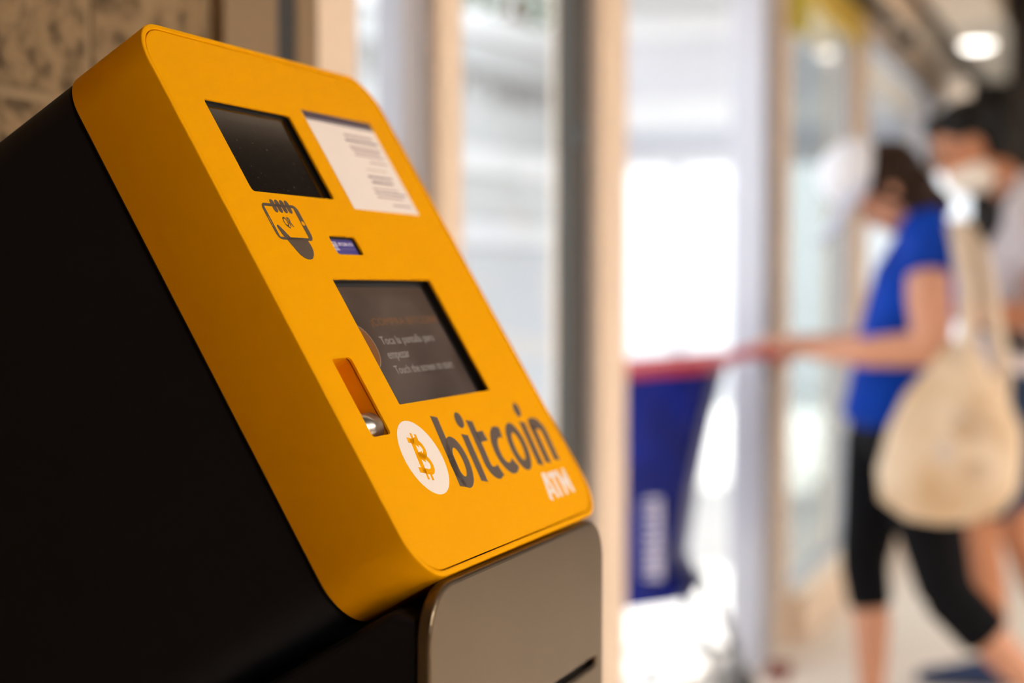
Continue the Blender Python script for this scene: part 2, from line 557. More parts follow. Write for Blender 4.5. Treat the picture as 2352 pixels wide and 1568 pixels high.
def window(n, x0, x1, z0, z1, fw, mfr, mgl, y0=1.12, y1=1.18, sill=0.0):
    bm = bmesh.new()
    add_box(bm, x0, x0 + fw, y0, y1, z0, z1)
    add_box(bm, x1 - fw, x1, y0, y1, z0, z1)
    add_box(bm, x0 + fw, x1 - fw, y0, y1, z1 - fw, z1)
    add_box(bm, x0 + fw, x1 - fw, y0, y1, z0, z0 + fw + sill)
    o = struct(bmobj('window_%d' % n, bm, mfr))
    box('pane', mgl, o, x0 + fw, x1 - fw, 1.146, 1.154, z0 + fw + sill, z1 - fw)
    return o
window(1, 2.132, 2.474, 0.0, 2.36, 0.022, M['alu'], M['glass'])
box('stile', M['alu'], bpy.data.objects['window_1'], 2.385, 2.452, 1.125, 1.175, 0.02, 2.34, 0.003)
window(2, 2.576, 3.351, 0.0, 2.36, 0.018, M['alu'], M['glass'])
box('stile', M['darkpost'], bpy.data.objects['window_2'], 3.258, 3.333, 1.125, 1.175, 0.018, 2.342, 0.003)
for zz in (1.18 + 0.72, 1.18 + 0.36):
    box('bracket', M['darkpost'], bpy.data.objects['window_2'], 3.235, 3.27, 1.10, 1.125, zz - 0.02, zz + 0.025, 0.003)
window(3, 5.42, 6.749, 0.0, 2.36, 0.05, M['alu'], M['glass2'], sill=0.10)
window(4, 7.101, 9.399, 0.0, 2.36, 0.05, M['alu'], M['glass'], sill=0.10)
window(5, 9.701, 12.9, 0.0, 2.36, 0.05, M['alu'], M['glass'], sill=0.10)
# plinth strip in beige under the panes right of the doorway
struct(box('baseboard_front', M['beige'], None, 5.44, 12.9, 1.05, 1.115, 0.0, 0.15, 0.004))

# sliding door leaf parked at the right of the opening
bm = bmesh.new()
add_box(bm, 4.965, 5.06, 1.09, 1.20, 0.0, 2.36, 0.006)
d1 = struct(bmobj('door_1', bm, M['alu']))
box('stile', M['alu'], d1, 5.085, 5.17, 1.10, 1.14, 0.02, 2.34, 0.004)
box('stile', M['alu'], d1, 5.195, 5.30, 1.15, 1.20, 0.02, 2.34, 0.004)
box('jamb', M['beige'], d1, 5.30, 5.418, 1.10, 1.22, 0.0, 2.36, 0.004)
box('pane', M['glass'], d1, 5.17, 5.195, 1.118, 1.126, 0.02, 2.34)
box('lock', M['darkpost'], d1, 4.985, 5.03, 1.075, 1.09, 0.93, 1.02, 0.004)
box('rail', M['alu'], d1, 3.545, 4.965, 1.10, 1.20, 2.29, 2.36, 0.004)

# ---------------------------------------------------------------- outdoors
struct(box('ground', M['pave'], None, -6, 40, 1.30, 26, -0.12, -0.01))

fa = math.radians(-7.6)
FM = Matrix.Translation((10.8, 3.70, 0)) @ Matrix.Rotation(fa, 4, 'Z')
fac = empty('boundary_wall', (10.8, 3.70, 0), fa)
tag(fac, 'pale grey panelled wall with white ledges and a row of dark lettering outside the window', 'wall')
def fbox(name, m, x0, x1, y0, y1, z0, z1, parent=None):
    return box(name, m, parent or fac, x0, x1, y0, y1, z0, z1, mtx=FM)
fbox('wall_core', M['facade'], -8.5, 0, 0.06, 0.30, 0.0, 2.80)
fbox('coping', M['facade2'], -8.55, 0.02, -0.04, 0.36, 2.80, 2.95)
for z0, z1 in ((2.11, 2.79), (1.635, 1.925), (0.02, 1.475)):
    for i in range(3):
        fbox('wall_panel', M['facade'], -8.5 + 2.83 * i + 0.008, -5.67 + 2.83 * i - 0.008, 0.0, 0.06, z0, z1)
fbox('ledge', M['facade2'], -8.5, 0, -0.03, 0.06, 1.935, 2.10)
fbox('ledge', M['facade2'], -8.5, 0, -0.03, 0.06, 1.485, 1.625)
# unreadable strokes of the sign row
bm = bmesh.new()
rr = random.Random(3)
xx = -6.2
while xx < -0.35:
    w = rr.uniform(0.12, 0.19)
    for (sx0, sx1, sz0, sz1) in ((0, .25, 0, 1), (.72, 1.0, rr.choice((0, .5)), 1), (0.1, .9, rr.choice((0, .4, .8)), 0)):
        if sz1 == 0: sz1 = sz0 + .2
        add_box(bm, xx + w * sx0, xx + w * sx1, -0.02, 0.0, 2.40 + .20 * sz0, 2.40 + .20 * sz1)
    xx += w + rr.uniform(0.03, 0.07)
bmesh.ops.transform(bm, matrix=FM, verts=bm.verts[:])
bmobj('sign_lettering', bm, M['letters'], fac)

# gateway at the end of the forecourt: white wall with tall glazed openings to the bright street
gate = empty('gateway', (10.9, 2.2, 0))
tag(gate, 'white gateway wall with tall bright openings seen through the open doorway', 'gateway')
box('lintel', M['facade2'], gate, 10.8, 11.05, 1.2, 3.65, 2.29, 2.52)
box('upper_panel', M['gatew'], gate, 10.82, 11.05, 1.2, 3.65, 2.52, 2.95)
box('upper_band', M['facade2'], gate, 10.77, 11.05, 1.2, 3.65, 2.95, 3.12)
box('header_ledge', M['alu'], gate, 10.74, 11.05, 1.2, 3.65, 2.20, 2.29)
box('transom', M['gatew'], gate, 10.82, 10.92, 1.2, 3.65, 2.05, 2.20)
for yy in (3.58, 3.00, 2.45, 1.90, 1.25):
    box('mullion', M['alu'], gate, 10.82, 10.92, yy - 0.03, yy + 0.03, 0, 2.05)
box('rail', M['beige'], gate, 10.84, 10.90, 2.48, 2.97, 1.80, 1.83)
for a, b in ((1.28, 1.87), (1.93, 2.42), (2.48, 2.97), (3.03, 3.55)):
    box('pane', M['glass'], gate, 10.86, 10.868, a, b, 0.05, 2.05)
cn = box('shade_slab', M['facade'], None, 9.2, 11.1, 1.25, 3.60, 3.13, 3.25)  # slab added to shade the gateway and the ground near it
tag(cn, 'flat pale canopy added to shade the gateway end of the forecourt', 'shade_slab')
far = box('street_wall', M['facade2'], None, 18.0, 18.3, -1, 7, 0, 3.2)
tag(far, 'sunlit white wall across the street beyond the gateway openings', 'wall')
# treetops over the wall
def tree(name, loc, r, seed, label, h=4.7):
    root = empty(name, loc)
    tag(root, label, 'tree', 'trees behind the boundary wall')
    bm = bmesh.new()
    add_tube(bm, [(loc[0], loc[1], 0), (loc[0] + .05, loc[1], 1.4), (loc[0], loc[1] + .1, h - .5)], [0.13, 0.10, 0.06], 8)
    bmobj('trunk', bm, M['redmat'], root, True)
    bm = bmesh.new()
    rn = random.Random(seed)
    for i in range(1600):
        d = Vector((rn.gauss(0, 1), rn.gauss(0, 1), rn.gauss(0, .8))).normalized() * r * rn.uniform(.55, 1.0)
        c = Vector(loc) + Vector((0, 0, h)) + d
        u = Vector((rn.gauss(0, 1), rn.gauss(0, 1), rn.gauss(0, 1))).normalized()
        w = u.orthogonal().normalized()
        s = rn.uniform(.07, .13)
        bm.faces.new([bm.verts.new(c + u * s), bm.verts.new(c + w * s * .45), bm.verts.new(c - u * s), bm.verts.new(c - w * s * .45)])
    f = bmobj('foliage', bm, M['leaf'], root)
    f['kind'] = 'stuff'
tree('tree', (15.6, 6.0, 0), 1.5, 1, 'olive green tree crown rising over the pale wall, nearer the doorway')
tree('tree', (20.0, 8.5, 0), 1.6, 2, 'olive green tree crown behind the pale wall, farther from the doorway')

# ---------------------------------------------------------------- ceiling lamps: unseen fill panels added for light, then the downlight
def fill_panel(x, y, label):
    t = empty('fill_lamp', (x, y, 2.54))
    tag(t, label, 'lamp', 'added fill lamp panels')
    bm = bmesh.new()
    add_box(bm, x - 0.63, x + 0.63, y - 0.33, y + 0.33, 2.575, 2.62, 0.004)
    bmobj('housing', bm, M['lampcase'], t)
    box('diffuser', M['lamp'], t, x - 0.60, x + 0.60, y - 0.30, y + 0.30, 2.562, 2.575)
fill_panel(0.35, -2.7, 'added unseen warm ceiling fill lamp farthest from the doorway')
fill_panel(2.4, -2.7, 'added unseen warm ceiling fill lamp facing the block wall end')
fill_panel(4.3, -2.6, 'added unseen warm ceiling fill lamp over the walking people')
fill_panel(6.4, -2.6, 'added unseen warm ceiling fill lamp nearest the dark end wall')

def downlight(x, y, label):
    t = empty('downlight', (x, y, 2.46))
    tag(t, label, 'lamp')
    bm = bmesh.new()
    bmesh.ops.create_cone(bm, cap_ends=True, segments=32, radius1=0.085, radius2=0.10, depth=0.03, matrix=Matrix.Translation((x, y, 2.485)))
    bmobj('ring', bm, M['lampcase'], t, False)
    bm = bmesh.new()
    bmesh.ops.create_uvsphere(bm, u_segments=24, v_segments=10, radius=0.082)
    for v in bm.verts:
        v.co = Vector((v.co.x + x, v.co.y + y, 2.472 + v.co.z * 0.35))
    bmobj('bulb', bm, M['downlamp'], t, True)
downlight(8.60, 0.775, 'round glowing downlight in the beige ceiling strip above the man')

t = empty('dome_camera', (7.9, 1.06, 2.43))
tag(t, 'black dome camera on the beige header above the storefront', 'camera')
bm = bmesh.new()
bmesh.ops.create_cone(bm, cap_ends=True, segments=24, radius1=0.07, radius2=0.07, depth=0.03, matrix=Matrix.Translation((7.9, 1.085, 2.43)) @ Matrix.Rotation(math.pi / 2, 4, 'X'))
bmobj('base', bm, M['dome'], t)
bm = bmesh.new()
bmesh.ops.create_uvsphere(bm, u_segments=20, v_segments=12, radius=0.062, matrix=Matrix.Translation((7.9, 1.06, 2.43)))
bmobj('dome', bm, M['dome'], t, True)

sg = empty('header_sign', (6.15, 1.09, 2.2))
tag(sg, 'yellow sign strip along the header above the glass, right of the doorway', 'sign')
box('board', M['yellowsign'], sg, 5.35, 6.78, 1.065, 1.098, 2.22, 2.36, 0.003)
box('side_tab', mat('green_yellow', srgb(196, 186, 60), 0.5), sg, 5.35, 5.50, 1.055, 1.098, 2.08, 2.22, 0.003)
ac = empty('air_curtain', (6.3, 1.0, 2.36))
tag(ac, 'beige air curtain box mounted above the yellow sign', 'air curtain')
box('casing', M['beige'], ac, 5.6, 7.35, 0.94, 1.098, 2.37, 2.495, 0.01)
box('grille', M['greyseam'], ac, 5.7, 7.25, 0.97, 1.06, 2.362, 2.372)

wd = bmesh.new()
vs = [wd.verts.new(p) for p in ((4.83, 0.99, 0), (4.94, 0.99, 0), (4.94, 1.06, 0), (4.83, 1.06, 0), (4.94, 0.99, 0.035), (4.94, 1.06, 0.035))]
for f in ((0, 3, 2, 1), (0, 1, 4), (3, 5, 2), (1, 2, 5, 4), (0, 4, 5, 3)):
    wd.faces.new([vs[i] for i in f])
tag(bmobj('door_wedge', wd, M['redmat']), 'red-brown wedge on the floor at the foot of the door frame', 'door wedge')

# ---------------------------------------------------------------- the cash machine
A = math.radians(59.1518)
OX, OY, OZ = 0.9108891, 0.63689809, 0.18200598 + CAM_H
PX = Vector((1, 0, 0))
PU = Vector((0, math.cos(A), math.sin(A)))
PN = Vector((0, -math.sin(A), math.cos(A)))
# panel frame: x across, y up the slope (0 at the top edge, negative below), z out of the panel; metres
PM = Matrix(((PX.x, PU.x, PN.x, OX), (PX.y, PU.y, PN.y, OY), (PX.z, PU.z, PN.z, OZ), (0, 0, 0, 1)))
PWID, PH, RAD = 0.360, 0.432, 0.036
mm = 0.001
atm = empty('cash_machine', (OX + PWID / 2, 0.75, 0))
tag(atm, 'yellow fronted cash machine with sloping panel, black body and steel lower plate', 'cash machine')

def ppart(name, me, m, parent=atm, smooth=False):
    me.transform(PM)
    return link(name, me, m, parent, smooth)
def L(lp):       # millimetres, v measured down -> panel frame
    return [(x * mm, -y * mm) for x, y in lp]

outer = rrect(0, 360, 0, 432, 36, 14)
inner = rrect(4.2, 355.8, 4.2, 427.8, 32, 14)
shell = ppart('shell', shape_mesh([L(outer), L(inner)], -0.067, 0.0, 0.0009), M['yellow'])
shell['label'] = 'deep yellow rim around the sloping panel'
plate_o = rrect(5.0, 355.0, 5.0, 427.0, 31.2, 14)
scr1 = rrect(48.4, 169.8, 59.1, 135.2, 3.5, 6)
card = rrect(126.6, 169.0, 168.2, 184.5, 3.0, 5)
scr2 = rrect(96.7, 264.4, 205.7, 308.4, 1.2, 4)
slot = rrect(34.2, 61.9, 268.3, 328.3, 3.2, 6)
front = ppart('front_plate', shape_mesh([L(l) for l in (plate_o, scr1, card, scr2, slot)], -0.0026, -0.0006, 0.0003), M['yellow'])
front['label'] = 'flat yellow front plate with cut-outs'

def recess(name, x0, x1, y0, y1, depth, m, r=1.5, grow=0.6, parent=atm):
    """well behind a cut-out: wall ring and floor"""
    a = rrect(x0 - grow - 4, x1 + grow + 4, y0 - grow - 4, y1 + grow + 4, r + 3)
    b = rrect(x0 - grow, x1 + grow, y0 - grow, y1 + grow, r)
    w = shape_mesh([L(a), L(b)], -(depth) * mm, -0.0030)
    f = shape_mesh([L(a)], -(depth + 2) * mm, -depth * mm)
    return ppart(name, join_meshes([w, f]), m, parent)

# scanner window
r1 = recess('scanner_well', 48.4, 169.8, 59.1, 135.2, 5.6, M['blackdeep'])
s1 = ppart('scanner_glass', shape_mesh([L(rrect(44, 166, 61.5, 140, 2))], -0.0055, -0.0050), M['screen_a'])
s1['label'] = 'dark glossy scanner window'
# small blue display
r2 = recess('display_well', 126.6, 169.0, 168.2, 184.5, 3.6, M['blackdeep'])
cd = ppart('info_display', shape_mesh([L(rrect(123, 166.3, 170.2, 188, 1))], -0.0035, -0.0031), M['blue_card'])
cd['label'] = 'small blue display'
def ptext(name, s, x0, x1, v0, v1, z, m, parent, shear=0.0, bold=0.0, spacing=1.0, th=0.00012):
    me = text_mesh(s, x0 * mm, x1 * mm, -v1 * mm, -v0 * mm, z - th, z, shear, bold, spacing)
    return ppart(name, me, m, parent)
ptext('display_text', 'GB', 127.3, 138.6, 172.0, 177.0, -0.0029, M['card_text'], cd, bold=0.03)
ppart('display_text', shape_mesh([L(rrect(127.5, 138.2, 177.7, 178.2, 0)), L(rrect(127.5, 139.0, 178.8, 179.5, 0)), L(circle2(131.5, 181.0, 0.9, 12))], -0.00305, -0.0029), M['card_text'], cd)
ptext('display_text', 'BITCOIN ATM', 141.0, 164.0, 172.7, 175.6, -0.0029, M['card_text'], cd, bold=0.02)
ptext('display_text', 'generalbytes.com', 141.0, 164.2, 177.3, 179.4, -0.0029, M['card_text2'], cd)

# touch screen
r3 = recess('screen_well', 96.7, 264.4, 205.7, 308.4, 8.6, M['blackdeep'])
ts = ppart('touch_screen', shape_mesh([L(rrect(76, 257, 208.5, 316, 1))], -0.0085, -0.0079), M['screen_b'])
ts['label'] = 'dim touch screen with greeting in Spanish and English'
ZS = -0.0078
ptext('screen_text', '\u00a1COMPRA BITCOIN!', 136.0, 254.0, 235.2, 243.0, ZS, M['scr_orange'], ts)
ptext('screen_text', 'Toca la pantalla para', 136.5, 229.5, 250.6, 259.6, ZS, M['scr_white'], ts)
ptext('screen_text', 'empezar', 135.5, 172.0, 264.4, 271.6, ZS, M['scr_white'], ts)
ptext('screen_text', 'Touch the screen to start', 134.5, 238.5, 275.2, 282.0, ZS, M['scr_white'], ts)
ppart('screen_coin', shape_mesh([L(circle2(106, 258, 18.4))], ZS - 0.0001, ZS), M['scr_coin'], ts)
ppart('screen_coin_ring', shape_mesh([L(circle2(106, 258, 18.6)), L(circle2(106, 258, 17.9))], ZS, ZS + 0.00005), M['scr_coinb'], ts)

# the crossed-through B of the coin mark, drawn with strokes around (0,0), y up, millimetres
def coin_mark(cx, cv, s, z0, z1, tilt=-14):
    st = []
    w = 4.6
    st.append(([(-6.0, -12.2), (-6.0, 12.2)], w + .4, False))                       # stem
    st.append(([(-12.0, 11.0), (-4, 11.0)], 4.0, False))                            # serif top
    st.append(([(-12.0, -11.0), (-4, -11.0)], 4.0, False))                          # serif bottom
    up = [(-5, 11.0), (0.2, 11.0)] + arc(0.2, 5.9, 5.6, 5.1, 90, -90, 12) + [(-5, 0.8)]
    dn = [(-5, 0.3), (1.4, 0.3)] + arc(1.4, -5.35, 6.4, 5.65, 90, -90, 12) + [(-5, -11.0)]
    st.append((up, 4.0, False)); st.append((dn, 4.2, False))
    for bx in (-4.2, 1.4):
        st.append(([(bx, 11), (bx, 17.2)], 2.7, False))
        st.append(([(bx, -11), (bx, -17.2)], 2.7, False))
    me = strokes_mesh(st, z0, z1)
    R = Matrix.Rotation(math.radians(tilt), 4, 'Z')
    S = Matrix.Diagonal((s * mm, s * mm, 1, 1))
    me.transform(Matrix.Translation((cx * mm, -cv * mm, 0)) @ R @ S)
    return me
ppart('screen_coin_mark', coin_mark(106, 258, 0.62, ZS, ZS + 0.00006), M['scr_coinb'], ts)

# deep slot with a steel tongue
def slotwell():
    a = rrect(28, 68, 262, 334, 5); b = rrect(33.6, 62.5, 267.7, 328.9, 3.2)
    w = shape_mesh([L(a), L(b)], -0.024, -0.0036)
    f = shape_mesh([L(a)], -0.026, -0.024)
    return join_meshes([w, f])
ppart('slot_well', slotwell(), M['yellow'])
bm = bmesh.new()
add_tube(bm, [(0.034, -0.318, -0.013), (0.060, -0.318, -0.013)], 0.0115, 28)
me = bpy.data.meshes.new('roller'); bm.to_mesh(me); bm.free()
rol = ppart('roller', me, M['chrome'], smooth=True)
rol['label'] = 'rounded steel piece inside the slot'

# printed hand-and-phone symbol
DZ0, DZ1 = -0.0007, -0.0005
hs = []
frame = rrect(51.2, 97.5, 145.9, 173.4, (5, 5, 5, 5), 6)
def outline(lp, w): return ([(x, -y) for x, y in lp], w, True)
icon = shape_mesh([L(rrect(49.4, 100.3, 144.6, 174.4, 5.5, 6)), L(rrect(53.2, 94.0, 147.0, 172.2, 1.0, 3)), L(circle2(95.0 + 2.2, 159.7, 2.3, 20, 1.9)), L(rrect(50.9, 51.6, 155.5, 163.3, 0.2, 2))], DZ0, DZ1)
caps = []
for fx in (67.4, 74.1, 80.9, 87.7):
    caps.append(shape_mesh([L(rrect(fx - 2.9, fx + 2.9, 140.9, 151.9, 2.85, 8))], DZ0, DZ1))
thumb = [(57.8, 162.2), (56.3, 163.2), (56.4, 165.0), (57.6, 169.5), (59.4, 172.6), (60.8, 174.2), (63.0, 178.2), (66.1, 183.7), (68.4, 186.8), (71.8, 188.9), (75.4, 190.0), (79.0, 190.2), (83.4, 189.4), (87.2, 186.9), (90.0, 183.6), (91.2, 180.7), (91.2, 177.6), (90.4, 173.4), (74, 172.3), (67.5, 172.3), (65.2, 169.4), (62.6, 166.1), (60.2, 163.4), (59.0, 162.4)]
palm = shape_mesh([L(thumb)], DZ0, DZ1)
hand_icon = ppart('hand_symbol', join_meshes([icon, palm] + caps), M['decal'])
hand_icon['label'] = 'dark printed symbol of a hand holding a phone'
ptext('symbol_text', 'QR', 69.4, 81.0, 155.2, 164.8, -0.00045, M['decal'], hand_icon, bold=0.018)

# printed logo: white disc with the coin mark, the word, and ATM
disc = ppart('logo_disc', shape_mesh([L(circle2(90.0, 350.0, 28.9, 72))], DZ0, DZ1), M['white_print'])
disc['label'] = 'white round logo'
ppart('logo_mark', coin_mark(89.3, 349.6, 1.06, DZ1 - 0.0001, DZ1 + 0.00005), M['yellow'], disc)

SH = 0.213
def word():
    st, mes = [], []
    wd = 10.4
    def S(x, h): return (x + SH * h, -379 + h)
    def poly(pts, w, closed=False): st.append(([S(*p) for p in pts], w, closed))
    def ring(cx, cy, rx, ry, w):
        o_ = [(cx + (rx) * math.cos(t) , cy + (ry) * math.sin(t)) for t in [2 * math.pi * k / 40 for k in range(40)]]
        i_ = [(cx + (rx - w) * math.cos(t), cy + (ry - w * .92) * math.sin(t)) for t in [2 * math.pi * k / 40 for k in range(40)]]
        mes.append(shape_mesh([[tuple(c * mm for c in S(*p)) for p in o_], [tuple(c * mm for c in S(*p)) for p in i_]], DZ0, DZ1))
    def dot(cx, cy, r):
        mes.append(shape_mesh([[tuple(c * mm for c in S(cx + r * math.cos(2 * math.pi * k / 28), cy + r * math.sin(2 * math.pi * k / 28))) for k in range(28)]], DZ0, DZ1))
    poly([(126.9, 0.9), (126.9, 57)], wd)                         # b
    ring(137.6, 19.2, 16.4, 20.6, 9.8)
    poly([(165.8, 0.2), (165.8, 38.6)], wd); dot(167.3, 50.6, 6.6)  # i
    poly([(184.2, 48.6), (184.2, 14)] + [p for p in arc(195.0, 13.2, 10.8, 9.4, 180, 288, 10)] + [(203.0, 5.2)], [wd] * 12 + [9.6, 9.2])      # t
    poly([(187, 34.4), (201.6, 34.4)], 8.6)
    poly([p for p in arc(226.0, 19.6, 14.8, 15.6, 62, 312, 24)], 9.6)       # c
    ring(255.8, 19.6, 16.8, 20.8, 9.4)                            # o
    poly([(284.4, 0.0), (284.4, 38.6)], wd); dot(285.4, 49.6, 6.4)  # i
    poly([(302.0, 0.0), (302.0, 34.5)], wd)                       # n
    poly([(299.5, 33.4), (305, 35.3)] + arc(311.0, 24.0, 11.6, 11.0, 95, 0, 12) + [(322.6, 0.0)], wd)
    me = strokes_mesh([([(x * mm, y * mm) for x, y in p], ([q * mm for q in w] if isinstance(w, list) else w * mm), c) for p, w, c in st], DZ0, DZ1)
    return join_meshes([me] + mes)
wd_o = ppart('logo_word', word(), M['decal'])
wd_o['label'] = 'dark slanted lettering of the logo'
def suffix():
    st = []
    def S(x, h): return ((x + 0.12 * h) * mm, (-408.7 + h) * mm)
    def poly(pts, w): st.append(([S(*p) for p in pts], w * mm, False))
    poly([(268.0, 0), (274.6, 20.2), (277.6, 20.2), (284.2, 0)], 5.4)       # A
    poly([(270, 6.6), (282, 6.6)], 3.8)
    poly([(283.6, 19.2), (301.0, 19.2)], 4.8)                                # T
    poly([(292.2, 19.2), (292.2, 0)], 5.6)
    poly([(305.2, 0), (305.2, 21.6)], 5.4)                                   # M
    poly([(320.8, 0), (320.8, 21.6)], 5.4)
    poly([(305.4, 20.2), (313.0, 6.4), (320.6, 20.2)], 4.6)
    return strokes_mesh(st, DZ0, DZ1)
at = ppart('logo_suffix', suffix(), M['white_print'])
at['label'] = 'white letters ATM'

# black body behind the rim: same rounded outline, carried back square to the panel
body_lp = rrect(1.5, 358.5, 1.5, 430.5, 35, 14)
gasket = ppart('gasket', shape_mesh([L(rrect(4, 356, 4, 428, 33, 14))], -0.0705, -0.0665), M['blackdeep'])
body = ppart('body', shape_mesh([L(body_lp)], -0.36, -0.0700, 0.002), M['black'])
body['label'] = 'black painted housing'
# rear mount between housing and wall
bm = bmesh.new()
add_box(bm, 0.955, 1.227, 0.80, 0.975, 0.70, 1.10, 0.006)
bmobj('rear_mount', bm, M['blackdeep'], atm)

# pedestal: profile under the housing
def prism(name, prof, x0, x1, m, parent, bevel=0.0):
    bm = bmesh.new()
    a = [bm.verts.new((x0, y, z)) for y, z in prof]
    b = [bm.verts.new((x1, y, z)) for y, z in prof]
    bm.faces.new(a); bm.faces.new(b[::-1])
    n = len(prof)
    for i in range(n):
        bm.faces.new((a[i], a[(i + 1) % n], b[(i + 1) % n], b[i]))
    if bevel:
        bmesh.ops.recalc_face_normals(bm, faces=bm.faces[:])
        bmesh.ops.bevel(bm, geom=bm.edges[:], offset=bevel, segments=3, affect='EDGES', profile=0.5)
    return bmobj(name, bm, m, parent)
FY = 0.4125
zt = CAM_H - 0.213
sl = math.cos(A) / math.sin(A)
prof = [(FY + 0.010, 0.0), (FY + 0.010, zt), (FY + 0.030, zt + 0.004), (0.80, zt + 0.004 - (0.80 - FY - 0.030) * sl), (0.80, 0.0)]
ped = prism('pedestal', prof, OX + 0.004, OX + 0.352, M['black'], atm, 0.006)
# steel front plate with rounded corners and a note slot
YM = Matrix(((1, 0, 0, OX), (0, 0, -1, FY), (0, 1, 0, 0), (0, 0, 0, 1)))
ztop = CAM_H - 0.1925
sp = shape_mesh([rrect(0.0, 0.353, 0.25, ztop, (0.02, 0.02, 0.036, 0.036), 12), rrect(0.020, 0.3345, CAM_H - 0.3135, CAM_H - 0.3070, 0.0008, 2)], -0.010, 0.0, 0.0028)
sp.transform(YM)
spo = link('steel_plate', sp, M['steel'], atm)
spo['label'] = 'brushed steel lower plate with a dark slot'
for p in spo.data.polygons:
    p.use_smooth = False
nb = box('note_slot', M['blackdeep'], atm, OX + 0.012, OX + 0.345, FY + 0.0095, FY + 0.0125, CAM_H - 0.325, CAM_H - 0.296)

# notice sheet stuck on the panel
nt_ = empty('notice_sheet', PM @ Vector((0.255, -0.142, 0)))
tag(nt_, 'white notice sheet with a dark header stuck on the yellow panel', 'notice')
def npart(name, loops, z0, z1, m, parent=nt_):
    return ppart(name, shape_mesh([L(l) for l in loops], z0, z1), m, parent)
npart('sheet', [rrect(195.3, 314.5, 50.9, 142.3, 0.4, 2)], -0.0006, -0.0003, M['paper'])
npart('header_band', [rrect(195.35, 314.45, 50.95, 57.6, 0.2, 2), rrect(195.35, 314.45, 58.3, 59.4, 0.1, 2)], -0.0004, -0.0002, M['paper_dark'])
rn = random.Random(11)
def textline(x0, x1, v, h, m):
    lp = []
    x = x0
    while x < x1 - 1:
        w = min(rn.uniform(3, 10), x1 - x)
        lp.append(rrect(x, x + w, v - h / 2, v + h / 2, 0))
        x += w + 1.0
    npart('print_line', lp, -0.0004, -0.0002, m)
for x0, x1, v, h, k in ((250.5, 302, 68.3, 2.2, 'paper_ink'), (248.5, 306.4, 73.3, 2.2, 'paper_ink2'), (249.3, 305.5, 79.4, 1.5, 'paper_ink'), (249.8, 303, 82.0, 1.5, 'paper_ink'),
                     (253, 300.5, 84.3, 1.3, 'paper_ink'), (251.5, 305, 87.5, 1.6, 'paper_ink'), (272.4, 304.7, 93.4, 1.5, 'paper_ink'), (258, 295, 101.0, 1.2, 'paper_ink3'),
                     (254.3, 297.7, 108.2, 2.0, 'paper_ink2'), (256, 296.4, 113.3, 2.4, 'paper_ink2'), (250.7, 297.6, 120.0, 1.5, 'paper_ink'), (250.7, 308.6, 123.7, 1.5, 'paper_ink2'),
                     (250.6, 299.6, 127.8, 1.8, 'paper_ink'), (272.1, 306.7, 135.0, 1.8, 'paper_ink')):
    textline(x0, x1, v, h, M[k])

# ---------------------------------------------------------------- people and cart
def skin_part(verts, edges, sub=2, root=0, n=20, cap=1.0):
    """limbs and trunk as tapered elliptical sweeps along the skeleton's edges, to be fused into one surface.
    radii: upright edges (fore-aft, sideways), level edges (sideways, vertical)"""
    bm = bmesh.new()
    def rad(v): return (v[3], v[4] if len(v) > 4 else v[3])
    for i, j in edges:
        a, b = Vector(verts[i][:3]), Vector(verts[j][:3])
        (a1, a2), (b1, b2) = rad(verts[i]), rad(verts[j])
        d = (b - a)
        ln = d.length
        d = d / ln
        if abs(d.z) > 0.6:
            e1 = (Vector((1, 0, 0)) - d * d.x).normalized(); e2 = d.cross(e1)
        else:
            e2 = (Vector((0, 0, 1)) - d * d.z).normalized(); e1 = d.cross(e2)
        rings = []
        st = [(-math.cos(t), math.sin(t), 0) for t in (0.02, 0.5, 1.0)] + [(0, 1, k / 4) for k in range(5)] + [(math.cos(t), math.sin(t), 1) for t in (1.0, 0.5, 0.02)]
        for off, sc, f in st:
            r1 = a1 + (b1 - a1) * f; r2 = a2 + (b2 - a2) * f
            c = a + d * (ln * f + off * min(r1, r2) * cap)
            rings.append([bm.verts.new(c + e1 * (r1 * sc * math.cos(2 * math.pi * k / n)) + e2 * (r2 * sc * math.sin(2 * math.pi * k / n))) for k in range(n)])
        for q in range(len(rings) - 1):
            for k in range(n):
                bm.faces.new((rings[q][k], rings[q][(k + 1) % n], rings[q + 1][(k + 1) % n], rings[q + 1][k]))
        bm.faces.new(rings[0][::-1]); bm.faces.new(rings[-1])
    bmesh.ops.recalc_face_normals(bm, faces=bm.faces[:])
    me = bpy.data.meshes.new('limb')
    bm.to_mesh(me); bm.free()
    return me

def fuse(meshes, voxel, smooth=6):
    me = join_meshes(meshes, True)
    o = bpy.data.objects.new('fuse', me)
    COL.objects.link(o)
    r = o.modifiers.new('rm', 'REMESH'); r.mode = 'VOXEL'; r.voxel_size = voxel; r.use_smooth_shade = True
    s = o.modifiers.new('sm', 'SMOOTH'); s.factor = 0.5; s.iterations = smooth
    out = eval_mesh(o)
    bpy.data.objects.remove(o, do_unlink=True)
    return out

def blob(c, r, rot=None, seg=20, deform=None):
    bm = bmesh.new()
    bmesh.ops.create_uvsphere(bm, u_segments=seg, v_segments=seg // 2 + 2, radius=1.0)
    R = rot.to_matrix() if rot else Matrix.Identity(3)
    for v in bm.verts:
        p = Vector((v.co.x * r[0], v.co.y * r[1], v.co.z * r[2]))
        if deform:
            p = deform(p)
        v.co = R @ p + Vector(c)
    me = bpy.data.meshes.new('blob')
    bm.to_mesh(me); bm.free()
    return me

def capsule_chain(pts, rs, n=12):
    bm = bmesh.new()
    add_tube(bm, pts, rs, n)
    for p, r in ((pts[0], rs[0]), (pts[-1], rs[-1])):
        bmesh.ops.create_uvsphere(bm, u_segments=n, v_segments=8, radius=r, matrix=Matrix.Translation(p))
    me = bpy.data.meshes.new('cap')
    bm.to_mesh(me); bm.free()
    return me

